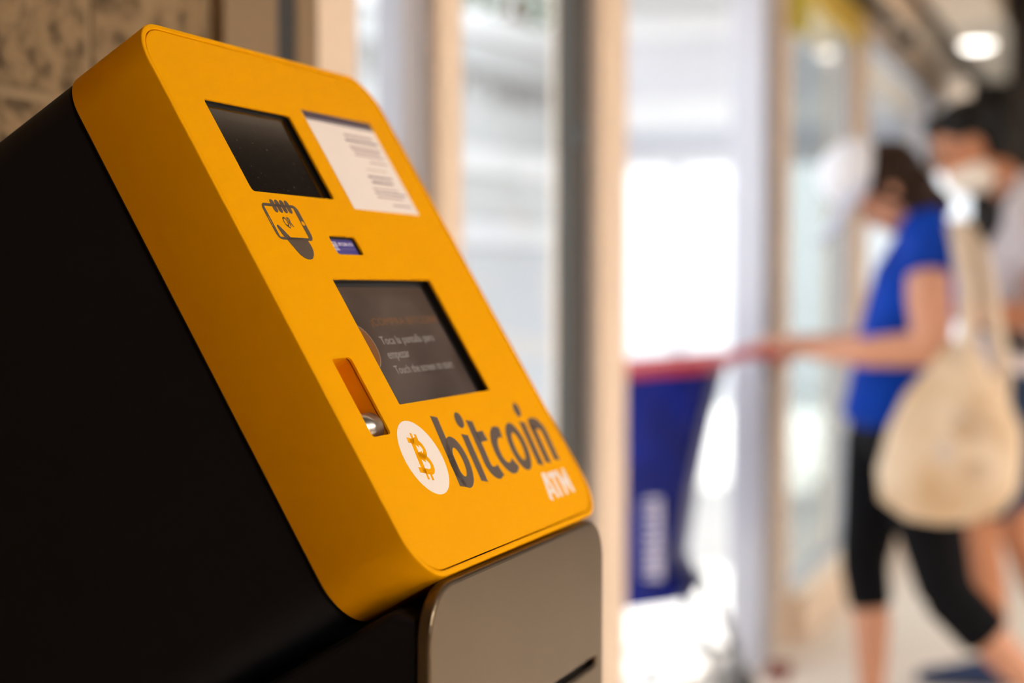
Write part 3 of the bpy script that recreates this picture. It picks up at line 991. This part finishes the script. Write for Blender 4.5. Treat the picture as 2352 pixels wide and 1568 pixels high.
def head_meshes(c, pitch, h=0.225, yaw=0.0):
    """head in person space (x forward, z up): skull, jaw, nose, brow, lips, chin, ears; pitch>0 looks down"""
    R = Euler((0, pitch, yaw)).to_matrix()
    c = Vector(c)
    k = h / 0.225
    def P(x, y, z): return c + R @ (Vector((x, y, z)) * k)
    rot = Euler((0, pitch, yaw))
    out = [blob(P(-0.005, 0, 0.028), (0.098 * k, 0.076 * k, 0.088 * k), rot),
           blob(P(0.022, 0, -0.040), (0.066 * k, 0.058 * k, 0.070 * k), rot),
           blob(P(0.048, 0, -0.088), (0.030 * k, 0.030 * k, 0.024 * k), rot),
           blob(P(0.078, 0, 0.012), (0.018 * k, 0.046 * k, 0.012 * k), rot),
           capsule_chain([P(0.084, 0, 0.008), P(0.100, 0, -0.024), P(0.096, 0, -0.032)], [0.007 * k, 0.012 * k, 0.012 * k]),
           blob(P(0.080, 0, -0.058), (0.014 * k, 0.024 * k, 0.011 * k), rot),
           blob(P(-0.012, 0.076, -0.008), (0.017 * k, 0.008 * k, 0.030 * k), rot),
           blob(P(-0.012, -0.076, -0.008), (0.017 * k, 0.008 * k, 0.030 * k), rot),
           blob(P(0.058, 0.036, -0.026), (0.026 * k, 0.024 * k, 0.022 * k), rot),
           blob(P(0.058, -0.036, -0.026), (0.026 * k, 0.024 * k, 0.022 * k), rot)]
    return out, P, rot, k

def hand_meshes(wrist, fwd, up, side, s=1.0, curl=1.0):
    """palm with four fingers curling down round a bar and a thumb from the side of the palm.
    side = direction from little finger to thumb"""
    f = Vector(fwd).normalized(); u = Vector(up).normalized(); t = Vector(side).normalized()
    w = Vector(wrist)
    def Q(a, b, c): return w + (f * a + t * b + u * c) * s
    out = [skin_part([tuple(Q(0, 0, 0)) + (0.024 * s, 0.019 * s), tuple(Q(0.035, 0, 0.002)) + (0.034 * s, 0.016 * s), tuple(Q(0.078, 0, 0.003)) + (0.037 * s, 0.014 * s)], [(0, 1), (1, 2)], 2)]
    for j, (b, ln) in enumerate(((0.030, 0.92), (0.010, 1.0), (-0.011, 0.95), (-0.031, 0.78))):
        l1, l2, l3 = 0.040 * ln, 0.026 * ln, 0.020 * ln
        a0 = 0.074 - abs(b + 0.005) * 0.18
        p = [(a0, 0.004)]
        ang = -18 * curl
        for l, da in ((l1, 0), (l2, -62 * curl), (l3, -50 * curl)):
            ang += da
            p.append((p[-1][0] + l * math.cos(math.radians(ang)), p[-1][1] + l * math.sin(math.radians(ang))))
        out.append(capsule_chain([Q(a, b * (1 + 0.03 * i), c) for i, (a, c) in enumerate(p)], [0.0095 * s, 0.0088 * s, 0.0082 * s, 0.0072 * s], 10))
    out.append(capsule_chain([Q(0.022, 0.022, -0.002), Q(0.046, 0.044, -0.014), Q(0.068, 0.046, -0.030), Q(0.082, 0.038, -0.042)], [0.014 * s, 0.0115 * s, 0.010 * s, 0.0085 * s], 10))
    return out

HEAD = math.radians(98)

def person_space(px_root, loc):
    return Matrix.Translation(loc) @ Matrix.Rotation(HEAD, 4, 'Z')

# ---- woman (x forward, y her left, z up)
wl = Vector((4.339, 0.576, 0))
woman = empty('person', wl, HEAD)
tag(woman, 'person in blue short-sleeved top, black cropped trousers and white cap pushing the cart', 'person')
WM = MW[woman]
def wpart(name, me, m, parent=woman):
    me.transform(WM)
    return link(name, me, m, parent, True)

pel = (0.000, 0, 0.865)
torso_v = [pel + (0.115, 0.150), (0.005, 0, 0.97, 0.095, 0.125), (-0.01, 0, 1.10, 0.098, 0.135), (-0.035, 0, 1.24, 0.095, 0.140), (-0.055, 0, 1.325, 0.065, 0.110),
           (-0.035, 0, 1.385, 0.047), (0.000, 0, 1.435, 0.045)]
body_v = torso_v + [
    (-0.060, 0.135, 1.310, 0.052), (-0.062, 0.190, 1.190, 0.057), (-0.072, 0.225, 1.060, 0.048), (0.100, 0.195, 1.050, 0.038), (0.232, 0.150, 1.050, 0.022),      # 7-11 left arm
    (-0.045, -0.135, 1.310, 0.050), (0.000, -0.185, 1.190, 0.044), (0.050, -0.200, 1.070, 0.036), (0.170, -0.190, 1.056, 0.032), (0.300, -0.160, 1.060, 0.022),     # 12-16 right arm
    (-0.030, 0.085, 0.800, 0.085), (-0.070, 0.085, 0.600, 0.072), (-0.115, 0.085, 0.410, 0.054), (-0.225, 0.085, 0.300, 0.052), (-0.385, 0.085, 0.130, 0.034), (-0.420, 0.085, 0.080, 0.034),   # 17-22 left leg trailing
    (0.050, -0.085, 0.800, 0.085), (0.075, -0.085, 0.620, 0.070), (0.098, -0.085, 0.460, 0.053), (0.078, -0.085, 0.300, 0.052), (0.075, -0.085, 0.095, 0.034), (0.085, -0.085, 0.055, 0.034)]  # 23-28 right leg leading
body_e = [(0, 1), (1, 2), (2, 3), (3, 4), (4, 5), (5, 6), (4, 7), (7, 8), (8, 9), (9, 10), (10, 11), (4, 12), (12, 13), (13, 14), (14, 15), (15, 16),
          (0, 17), (17, 18), (18, 19), (19, 20), (20, 21), (21, 22), (0, 23), (23, 24), (24, 25), (25, 26), (26, 27), (27, 28)]
parts = [skin_part(body_v, body_e, 2, 0)]
hm, HP, hrot, hk = head_meshes((0.045, 0, 1.478), math.radians(38), 0.215)
parts += hm
parts += hand_meshes((0.232, 0.150, 1.050), (1, -0.12, 0.05), (0, 0, 1), (0, -1, 0), 0.95)
parts += hand_meshes((0.300, -0.160, 1.060), (1, 0.1, 0.02), (0, 0, 1), (0, 1, 0), 0.95)
def foot(ax, ay, az, toe_dx, toe_dz, r=0.036):
    return skin_part([(ax - 0.045, ay, az - 0.015, 0.030), (ax + 0.03, ay, az - 0.012, 0.033, 0.030), (ax + toe_dx * .7, ay, az + toe_dz * .7, 0.038, 0.022), (ax + toe_dx, ay, az + toe_dz, 0.032, 0.014)], [(0, 1), (1, 2), (2, 3)], 2)
parts += [foot(0.085, -0.085, 0.055, 0.165, -0.030), skin_part([(-0.44, 0.085, 0.115, 0.030), (-0.395, 0.085, 0.065, 0.033), (-0.345, 0.085, 0.030, 0.034, 0.020), (-0.305, 0.085, 0.022, 0.026, 0.014)], [(0, 1), (1, 2), (2, 3)], 2)]
wpart('body', fuse(parts, 0.0055), M['skin'])

shirt_v = [(0.022, 0, 0.865, 0.140, 0.165), (0.014, 0, 0.95, 0.128, 0.152), (-0.008, 0, 1.10, 0.122, 0.152), (-0.032, 0, 1.24, 0.112, 0.156), (-0.052, 0, 1.335, 0.078, 0.118),
           (-0.060, 0.140, 1.315, 0.066), (-0.064, 0.180, 1.262, 0.070), (-0.045, -0.140, 1.315, 0.066), (-0.025, -0.178, 1.262, 0.066)]
wpart('shirt', fuse([skin_part(shirt_v, [(0, 1), (1, 2), (2, 3), (3, 4), (4, 5), (5, 6), (4, 7), (7, 8)], 2, cap=0.3)], 0.008, 8), M['shirt'])
pv = [(0.0, 0, 0.90, 0.122, 0.158), (-0.030, 0.085, 0.800, 0.108), (-0.070, 0.085, 0.600, 0.090), (-0.115, 0.085, 0.415, 0.072), (-0.215, 0.085, 0.312, 0.070),
      (0.050, -0.085, 0.800, 0.104), (0.075, -0.085, 0.620, 0.084), (0.098, -0.085, 0.460, 0.066), (0.082, -0.085, 0.345, 0.060)]
wpart('cropped_trousers', fuse([skin_part(pv, [(0, 1), (1, 2), (2, 3), (3, 4), (0, 5), (5, 6), (6, 7), (7, 8)], 2, cap=0.3)], 0.008, 8), M['pants'])
hair = [blob(HP(-0.026, 0, 0.030), (0.098, 0.086, 0.095), hrot), blob(HP(-0.072, 0.0, -0.045), (0.048, 0.078, 0.085), hrot), blob(HP(-0.040, 0.058, -0.045), (0.042, 0.026, 0.075), hrot), blob(HP(-0.040, -0.058, -0.045), (0.042, 0.026, 0.075), hrot),
        blob(HP(-0.088, 0, -0.115), (0.034, 0.055, 0.045), hrot)]
wpart('hair', fuse(hair, 0.007), M['hair'])
# cap: crown over the front of the head and a long brim
capm = [blob(HP(0.046, 0, 0.095), (0.096, 0.094, 0.088), hrot)]
bm = bmesh.new()
rows = []
for i in range(9):
    t_ = i / 8
    row = []
    for j in range(13):
        a_ = math.radians(-90 + 180 * j / 12)
        rx = 0.090 + 0.150 * t_
        x_ = 0.028 + rx * math.cos(a_) * (1.0 if t_ else 1.0)
        y_ = 0.092 * math.sin(a_) * (1 + 0.18 * t_)
        z_ = 0.060 - 0.075 * t_ * math.cos(a_) - 0.020 * (math.sin(a_) ** 2) * t_
        row.append(bm.verts.new(HP(x_, y_, z_)))
    rows.append(row)
for i in range(8):
    for j in range(12):
        bm.faces.new((rows[i][j], rows[i][j + 1], rows[i + 1][j + 1], rows[i + 1][j]))
bmesh.ops.solidify(bm, geom=bm.faces[:], thickness=0.004)
brim = bpy.data.meshes.new('brim'); bm.to_mesh(brim); bm.free()
cp = wpart('cap', capm[0], M['cap'])
wpart('brim', brim, M['cap'], cp)
for s_ in (1, -1):
    wpart('eye', blob(HP(0.082, s_ * 0.030, 0.000), (0.008, 0.012, 0.007), hrot, 10), M['eye'])
wpart('mouth', blob(HP(0.094, 0, -0.058), (0.006, 0.020, 0.006), hrot, 10), M['lip'])
for nm, (ax, ay, az, pts_) in dict(a=(0.085, -0.085, 0.055, [(0.03, -0.085, 0.012), (0.12, -0.085, 0.012), (0.26, -0.085, 0.012)]), b=(0, 0, 0, [(-0.455, 0.085, 0.085), (-0.395, 0.085, 0.024), (-0.290, 0.085, 0.010)])).items():
    sk = skin_part([p + (0.042, 0.012) for p in pts_], [(0, 1), (1, 2)], 2)
    wpart('shoe_sole', fuse([sk], 0.005), M['shoe2'])

# tote bag hanging from her left shoulder
tote = empty('tote_bag', WM @ Vector((-0.12, 0.27, 0.63)), HEAD)
tag(tote, 'bulging cream canvas tote bag hanging from the shoulder of the person in blue', 'bag')
bm = bmesh.new()
secs = [(-0.14, 1.085, 0.030, 0.020), (-0.135, 1.02, 0.075, 0.045), (-0.125, 0.945, 0.125, 0.065), (-0.12, 0.86, 0.162, 0.080), (-0.115, 0.775, 0.176, 0.086), (-0.115, 0.70, 0.165, 0.080), (-0.125, 0.648, 0.115, 0.060), (-0.13, 0.63, 0.05, 0.03)]
rings = []
for cx, cz, rx, ry in secs:
    ring_ = []
    for k in range(28):
        t_ = 2 * math.pi * k / 28
        ct, st_ = math.cos(t_), math.sin(t_)
        e_ = 0.75
        x_ = cx + rx * math.copysign(abs(ct) ** e_, ct)
        y_ = 0.275 + ry * math.copysign(abs(st_) ** e_, st_)
        w_ = noise.noise(Vector((x_ * 9, y_ * 9, cz * 9))) * 0.012
        ring_.append(bm.verts.new((x_ + w_, y_ + w_, cz - 0.10 * (x_ - cx) * (1 if cz < 0.8 else 0))))
    rings.append(ring_)
for i in range(len(rings) - 1):
    for k in range(28):
        bm.faces.new((rings[i][k], rings[i][(k + 1) % 28], rings[i + 1][(k + 1) % 28], rings[i + 1][k]))
bm.faces.new(rings[0]); bm.faces.new(rings[-1])
bmesh.ops.recalc_face_normals(bm, faces=bm.faces[:])
me = bpy.data.meshes.new('bag'); bm.to_mesh(me); bm.free()
wpart('bag_body', me, M['tote'], tote)
def flat_strap(pts, w, th):
    bm = bmesh.new()
    P_ = [Vector(p) for p in pts]
    rg = []
    for i, p in enumerate(P_):
        d = (P_[min(i + 1, len(P_) - 1)] - P_[max(i - 1, 0)]).normalized()
        a_ = d.cross(Vector((0, 1, 0))).normalized()
        n_ = d.cross(a_).normalized()
        rg.append([bm.verts.new(p + a_ * w / 2 * sa + n_ * th / 2 * sb) for sa, sb in ((-1, -1), (1, -1), (1, 1), (-1, 1))])
    for i in range(len(rg) - 1):
        for k in range(4):
            bm.faces.new((rg[i][k], rg[i][(k + 1) % 4], rg[i + 1][(k + 1) % 4], rg[i + 1][k]))
    bm.faces.new(rg[0]); bm.faces.new(rg[-1])
    bmesh.ops.recalc_face_normals(bm, faces=bm.faces[:])
    me = bpy.data.meshes.new('strap'); bm.to_mesh(me); bm.free()
    return me
wpart('strap', flat_strap([(-0.115, 0.03, 1.37), (-0.125, 0.12, 1.385), (-0.135, 0.215, 1.33), (-0.150, 0.270, 1.22), (-0.155, 0.290, 1.12), (-0.140, 0.318, 1.02)], 0.042, 0.006), M['strap'], tote)
wpart('strap', flat_strap([(-0.125, 0.03, 1.36), (-0.150, 0.11, 1.375), (-0.185, 0.20, 1.31), (-0.215, 0.24, 1.15), (-0.240, 0.27, 1.02), (-0.235, 0.285, 0.93)], 0.040, 0.006), M['strap'], tote)
for px_, pz_, ra, rb in ((-0.16, 0.88, .05, .045), (-0.10, 0.80, .035, .05), (-0.17, 0.77, .045, .03), (-0.09, 0.72, .03, .025)):
    wpart('print', blob((px_, 0.349, pz_), (ra, 0.011, rb), None, 16), M['print1'], tote)

# ---- man behind her
ml = Vector((5.07, 0.40, 0))
man = empty('person', ml, HEAD)
tag(man, 'black-haired person in pale grey T-shirt and shorts walking behind the one in blue', 'person')
MM = MW[man]
def mpart(name, me, m, parent=man):
    me.transform(MM)
    return link(name, me, m, parent, True)
mv = [(-0.03, 0, 0.95, 0.120, 0.155), (-0.04, 0, 1.08, 0.110, 0.145), (-0.06, 0, 1.22, 0.115, 0.160), (-0.09, 0, 1.36, 0.110, 0.165), (-0.10, 0, 1.44, 0.075, 0.120), (-0.055, 0, 1.51, 0.055), (0.02, 0, 1.58, 0.054),
      (-0.09, 0.165, 1.415, 0.058), (-0.13, 0.235, 1.28, 0.052), (-0.12, 0.265, 1.13, 0.043), (0.03, 0.240, 1.135, 0.040), (0.16, 0.190, 1.150, 0.028),
      (-0.09, -0.165, 1.415, 0.058), (-0.10, -0.235, 1.28, 0.052), (-0.07, -0.255, 1.13, 0.043), (0.07, -0.230, 1.150, 0.038), (0.19, -0.180, 1.170, 0.028),
      (-0.02, 0.095, 0.86, 0.092), (0.02, 0.095, 0.66, 0.080), (0.045, 0.095, 0.48, 0.060), (0.020, 0.095, 0.30, 0.060), (-0.010, 0.095, 0.10, 0.038), (0.000, 0.095, 0.06, 0.038),
      (-0.05, -0.095, 0.86, 0.092), (-0.06, -0.095, 0.66, 0.080), (-0.075, -0.095, 0.47, 0.060), (-0.150, -0.095, 0.31, 0.060), (-0.255, -0.095, 0.14, 0.038), (-0.27, -0.095, 0.09, 0.038)]
me_ = [(0, 1), (1, 2), (2, 3), (3, 4), (4, 5), (5, 6), (4, 7), (7, 8), (8, 9), (9, 10), (10, 11), (4, 12), (12, 13), (13, 14), (14, 15), (15, 16),
       (0, 17), (17, 18), (18, 19), (19, 20), (20, 21), (21, 22), (0, 23), (23, 24), (24, 25), (25, 26), (26, 27), (27, 28)]
parts = [skin_part(mv, me_, 2, 0)]
hm2, HP2, hrot2, hk2 = head_meshes((0.085, 0, 1.648), math.radians(22), 0.235)
parts += hm2
parts += hand_meshes((0.16, 0.190, 1.150), (1, -0.3, 0.1), (0, 0, 1), (0, -1, 0), 1.05, 0.6)
parts += hand_meshes((0.19, -0.180, 1.170), (1, 0.3, 0.1), (0, 0, 1), (0, 1, 0), 1.05, 0.6)
mpart('body', fuse(parts, 0.006), M['skin2'])
tv = [(-0.03, 0, 0.95, 0.150, 0.182), (-0.04, 0, 1.08, 0.138, 0.172), (-0.06, 0, 1.22, 0.140, 0.182), (-0.09, 0, 1.36, 0.128, 0.182), (-0.10, 0, 1.45, 0.085, 0.125), (-0.09, 0.175, 1.415, 0.080), (-0.13, 0.238, 1.285, 0.080), (-0.09, -0.175, 1.415, 0.080), (-0.10, -0.238, 1.285, 0.080)]
mpart('t_shirt', fuse([skin_part(tv, [(0, 1), (1, 2), (2, 3), (3, 4), (4, 5), (5, 6), (4, 7), (7, 8)], 2, cap=0.3)], 0.009, 8), M['tee'])
sv_ = [(-0.03, 0, 0.96, 0.142, 0.176), (-0.02, 0.095, 0.86, 0.130), (0.02, 0.095, 0.66, 0.112), (0.036, 0.095, 0.550, 0.104), (-0.05, -0.095, 0.86, 0.130), (-0.06, -0.095, 0.66, 0.112), (-0.068, -0.095, 0.555, 0.098)]
mpart('shorts', fuse([skin_part(sv_, [(0, 1), (1, 2), (2, 3), (0, 4), (4, 5), (5, 6)], 2, cap=0.3)], 0.009, 8), M['shorts'])
h2 = [blob(HP2(-0.020, 0, 0.052), (0.104, 0.090, 0.090), hrot2), blob(HP2(-0.075, 0, -0.015), (0.048, 0.082, 0.075), hrot2), blob(HP2(0.050, 0, 0.085), (0.055, 0.066, 0.040), hrot2)]
mpart('hair', fuse(h2, 0.008), M['hair2'])
for s_ in (1, -1):
    mpart('eye', blob(HP2(0.084, s_ * 0.031, 0.000), (0.008, 0.012, 0.007), hrot2, 10), M['eye'])
sp_ = mpart('spectacles', join_meshes([strip for strip in [capsule_chain([HP2(0.09, s_ * 0.03 + 0.024 * math.cos(t0), 0.0 + 0.02 * math.sin(t0)), HP2(0.09, s_ * 0.03 + 0.024 * math.cos(t0 + .55), 0.02 * math.sin(t0 + .55))], [0.0022, 0.0022], 6) for s_ in (1, -1) for t0 in [k * math.pi / 6 for k in range(12)]]] +
      [capsule_chain([HP2(0.088, s_ * 0.055, 0.004), HP2(-0.01, s_ * 0.080, 0.010)], [0.0025, 0.0025], 6) for s_ in (1, -1)]), M['lens'])
mpart('face_mask', fuse([blob(HP2(0.030, 0, -0.088), (0.068, 0.074, 0.052), hrot2), blob(HP2(0.004, 0.030, -0.100), (0.05, 0.06, 0.05), hrot2)], 0.007), M['mask'])
mpart('shoe', fuse([skin_part([(-0.050, 0.095, 0.050, 0.044), (0.03, 0.095, 0.050, 0.046), (0.13, 0.095, 0.036, 0.046, 0.032), (0.20, 0.095, 0.030, 0.036, 0.024)], [(0, 1), (1, 2), (2, 3)], 2)], 0.006), M['shoe'])
mpart('shoe', fuse([skin_part([(-0.315, -0.095, 0.115, 0.044), (-0.255, -0.095, 0.065, 0.044), (-0.185, -0.095, 0.036, 0.044, 0.030), (-0.135, -0.095, 0.030, 0.034, 0.024)], [(0, 1), (1, 2), (2, 3)], 2)], 0.006), M['shoe'])

pack = empty('backpack', MM @ Vector((-0.27, 0, 0.98)), HEAD)
tag(pack, 'dark backpack worn by the person in the pale grey T-shirt', 'backpack')
bm = bmesh.new()
add_box(bm, -0.36, -0.215, -0.15, 0.15, 1.00, 1.44, 0.045, 4)
me = bpy.data.meshes.new('pack'); bm.to_mesh(me); bm.free()
mpart('pack_body', me, M['bag'], pack)
for s_ in (1, -1):
    mpart('strap', flat_strap([(-0.24, s_ * 0.10, 1.44), (-0.14, s_ * 0.115, 1.535), (-0.03, s_ * 0.118, 1.475), (0.045, s_ * 0.118, 1.36), (0.085, s_ * 0.125, 1.24), (0.06, s_ * 0.155, 1.12), (-0.06, s_ * 0.185, 1.05), (-0.22, s_ * 0.15, 1.03)], 0.05, 0.008), M['bag'], pack)

# ---- shopping cart (x forward, z up), pushed by the woman
cl = wl + Vector((math.cos(HEAD), math.sin(HEAD), 0)) * 0.72
cart = empty('shopping_cart', cl, HEAD)
tag(cart, 'deep blue plastic shopping cart with red rim and handle in the doorway', 'cart')
CM = MW[cart]
def cpart(name, me, m, parent=cart, smooth=False):
    me.transform(CM)
    return link(name, me, m, parent, smooth)
def basket():
    bm = bmesh.new()
    # sections bottom to top: rear x, front x, half width, z at rear, z at front
    secs = [(-0.165, 0.125, 0.165, 0.385, 0.330), (-0.125, 0.13, 0.172, 0.46, 0.40), (-0.150, 0.135, 0.190, 0.64, 0.60), (-0.190, 0.140, 0.210, 0.84, 0.80), (-0.232, 0.145, 0.228, 1.010, 0.975)]
    rg = []
    for xr, xf, hw, zr, zf in secs:
        lp = []
        for x_, y_ in rrect(xr, xf, -hw, hw, 0.05, 5):
            t_ = (x_ - xr) / (xf - xr)
            lp.append(bm.verts.new((x_, y_, zr + (zf - zr) * t_)))
        rg.append(lp)
    n_ = len(rg[0])
    for i in range(len(rg) - 1):
        for k in range(n_):
            bm.faces.new((rg[i][k], rg[i][(k + 1) % n_], rg[i + 1][(k + 1) % n_], rg[i + 1][k]))
    bm.faces.new(rg[0][::-1])
    bmesh.ops.recalc_face_normals(bm, faces=bm.faces[:])
    bmesh.ops.solidify(bm, geom=bm.faces[:], thickness=-0.006)
    me = bpy.data.meshes.new('basket'); bm.to_mesh(me); bm.free()
    return me
bk = cpart('basket', basket(), M['cblue'])
def rim_pts(xr, xf, hw, zr, zf):
    lp = rrect(xr, xf, -hw, hw, 0.055, 5)
    return [(x_, y_, zr + (zf - zr) * (x_ - xr) / (xf - xr)) for x_, y_ in lp]
bm = bmesh.new()
rp = rim_pts(-0.242, 0.155, 0.238, 1.015, 0.980)
add_tube(bm, rp + rp[:1], 0.020, 12, False)
me = bpy.data.meshes.new('rim'); bm.to_mesh(me); bm.free()
cpart('rim', me, M['cred'], cart, True)
# ribs on the near and far side
for s_ in (1, -1):
    for k in range(4):
        xk = -0.13 + k * 0.075
        bm = bmesh.new()
        add_tube(bm, [(xk * 0.86 + 0.01, s_ * 0.176, 0.44), (xk * 0.93, s_ * 0.197, 0.68), (xk, s_ * 0.226, 0.95)], 0.006, 6)
        me = bpy.data.meshes.new('rib'); bm.to_mesh(me); bm.free()
        cpart('rib', me, M['cblue'], bk, True)
# handle and its arms
bm = bmesh.new()
add_tube(bm, [(-0.405, -0.22, 1.040), (-0.405, 0.22, 1.040)], 0.014, 14)
me = bpy.data.meshes.new('handle'); bm.to_mesh(me); bm.free()
cpart('handle', me, M['cred'], cart, True)
for s_ in (1, -1):
    bm = bmesh.new()
    add_tube(bm, [(-0.405, s_ * 0.22, 1.040), (-0.33, s_ * 0.232, 1.045), (-0.20, s_ * 0.238, 1.015)], 0.013, 10)
    me = bpy.data.meshes.new('arm'); bm.to_mesh(me); bm.free()
    cpart('handle_arm', me, M['cred'], cart, True)
bm = bmesh.new()
add_tube(bm, [(0.105, 0.238, 0.99), (0.105, 0.238, 1.075)], 0.008, 8)
me = bpy.data.meshes.new('peg'); bm.to_mesh(me); bm.free()
cpart('peg', me, M['cblue'], cart, True)
# frame below
for s_ in (1, -1):
    bm = bmesh.new()
    add_tube(bm, [(-0.155, s_ * 0.165, 0.40), (-0.215, s_ * 0.20, 0.28), (-0.255, s_ * 0.215, 0.17)], 0.014, 8)
    add_tube(bm, [(-0.255, s_ * 0.215, 0.17), (0.15, s_ * 0.18, 0.15)], 0.013, 8)
    add_tube(bm, [(0.11, s_ * 0.15, 0.345), (0.15, s_ * 0.18, 0.15)], 0.013, 8)
    me = bpy.data.meshes.new('frame'); bm.to_mesh(me); bm.free()
    cpart('frame_side', me, M['zinc'], cart, True)
    for xk in (-0.255, 0.15):
        yk = s_ * (0.215 if xk < 0 else 0.18)
        bm = bmesh.new()
        bmesh.ops.create_cone(bm, cap_ends=True, segments=24, radius1=0.062, radius2=0.062, depth=0.03, matrix=Matrix.Translation((xk, yk, 0.062)) @ Matrix.Rotation(math.pi / 2, 4, 'X'))
        me = bpy.data.meshes.new('wheel'); bm.to_mesh(me); bm.free()
        wh = cpart('wheel', me, M['rubber'])
        bm = bmesh.new()
        add_tube(bm, [(xk, yk, 0.17), (xk, yk, 0.125)], 0.016, 8)
        add_box(bm, xk - 0.018, xk + 0.018, yk - 0.024, yk - 0.019, 0.05, 0.135)
        add_box(bm, xk - 0.018, xk + 0.018, yk + 0.019, yk + 0.024, 0.05, 0.135)
        me = bpy.data.meshes.new('fork'); bm.to_mesh(me); bm.free()
        cpart('fork', me, M['zinc'], wh)
for xk, hw in ((-0.255, 0.215), (0.15, 0.18), (-0.05, 0.195)):
    bm = bmesh.new()
    add_tube(bm, [(xk, -hw, 0.162), (xk, hw, 0.162)], 0.012, 8)
    me = bpy.data.meshes.new('bar'); bm.to_mesh(me); bm.free()
    cpart('cross_bar', me, M['zinc'], cart, True)
# pale upright print on the near side
bm = bmesh.new()
rr = random.Random(5)
zc = 0.44
while zc < 0.66:
    h_ = rr.uniform(0.012, 0.02)
    yb = 0.178 + (zc - 0.44) * 0.105 + 0.008
    add_box(bm, -0.100, -0.050, yb - 0.004, yb + 0.001, zc, zc + h_ * .45)
    add_box(bm, -0.100, -0.085 + rr.uniform(0, .02), yb - 0.004, yb + 0.001, zc + h_ * .45, zc + h_)
    zc += h_ + 0.006
me = bpy.data.meshes.new('print'); bm.to_mesh(me); bm.free()
cpart('side_print', me, M['ctext'], bk)
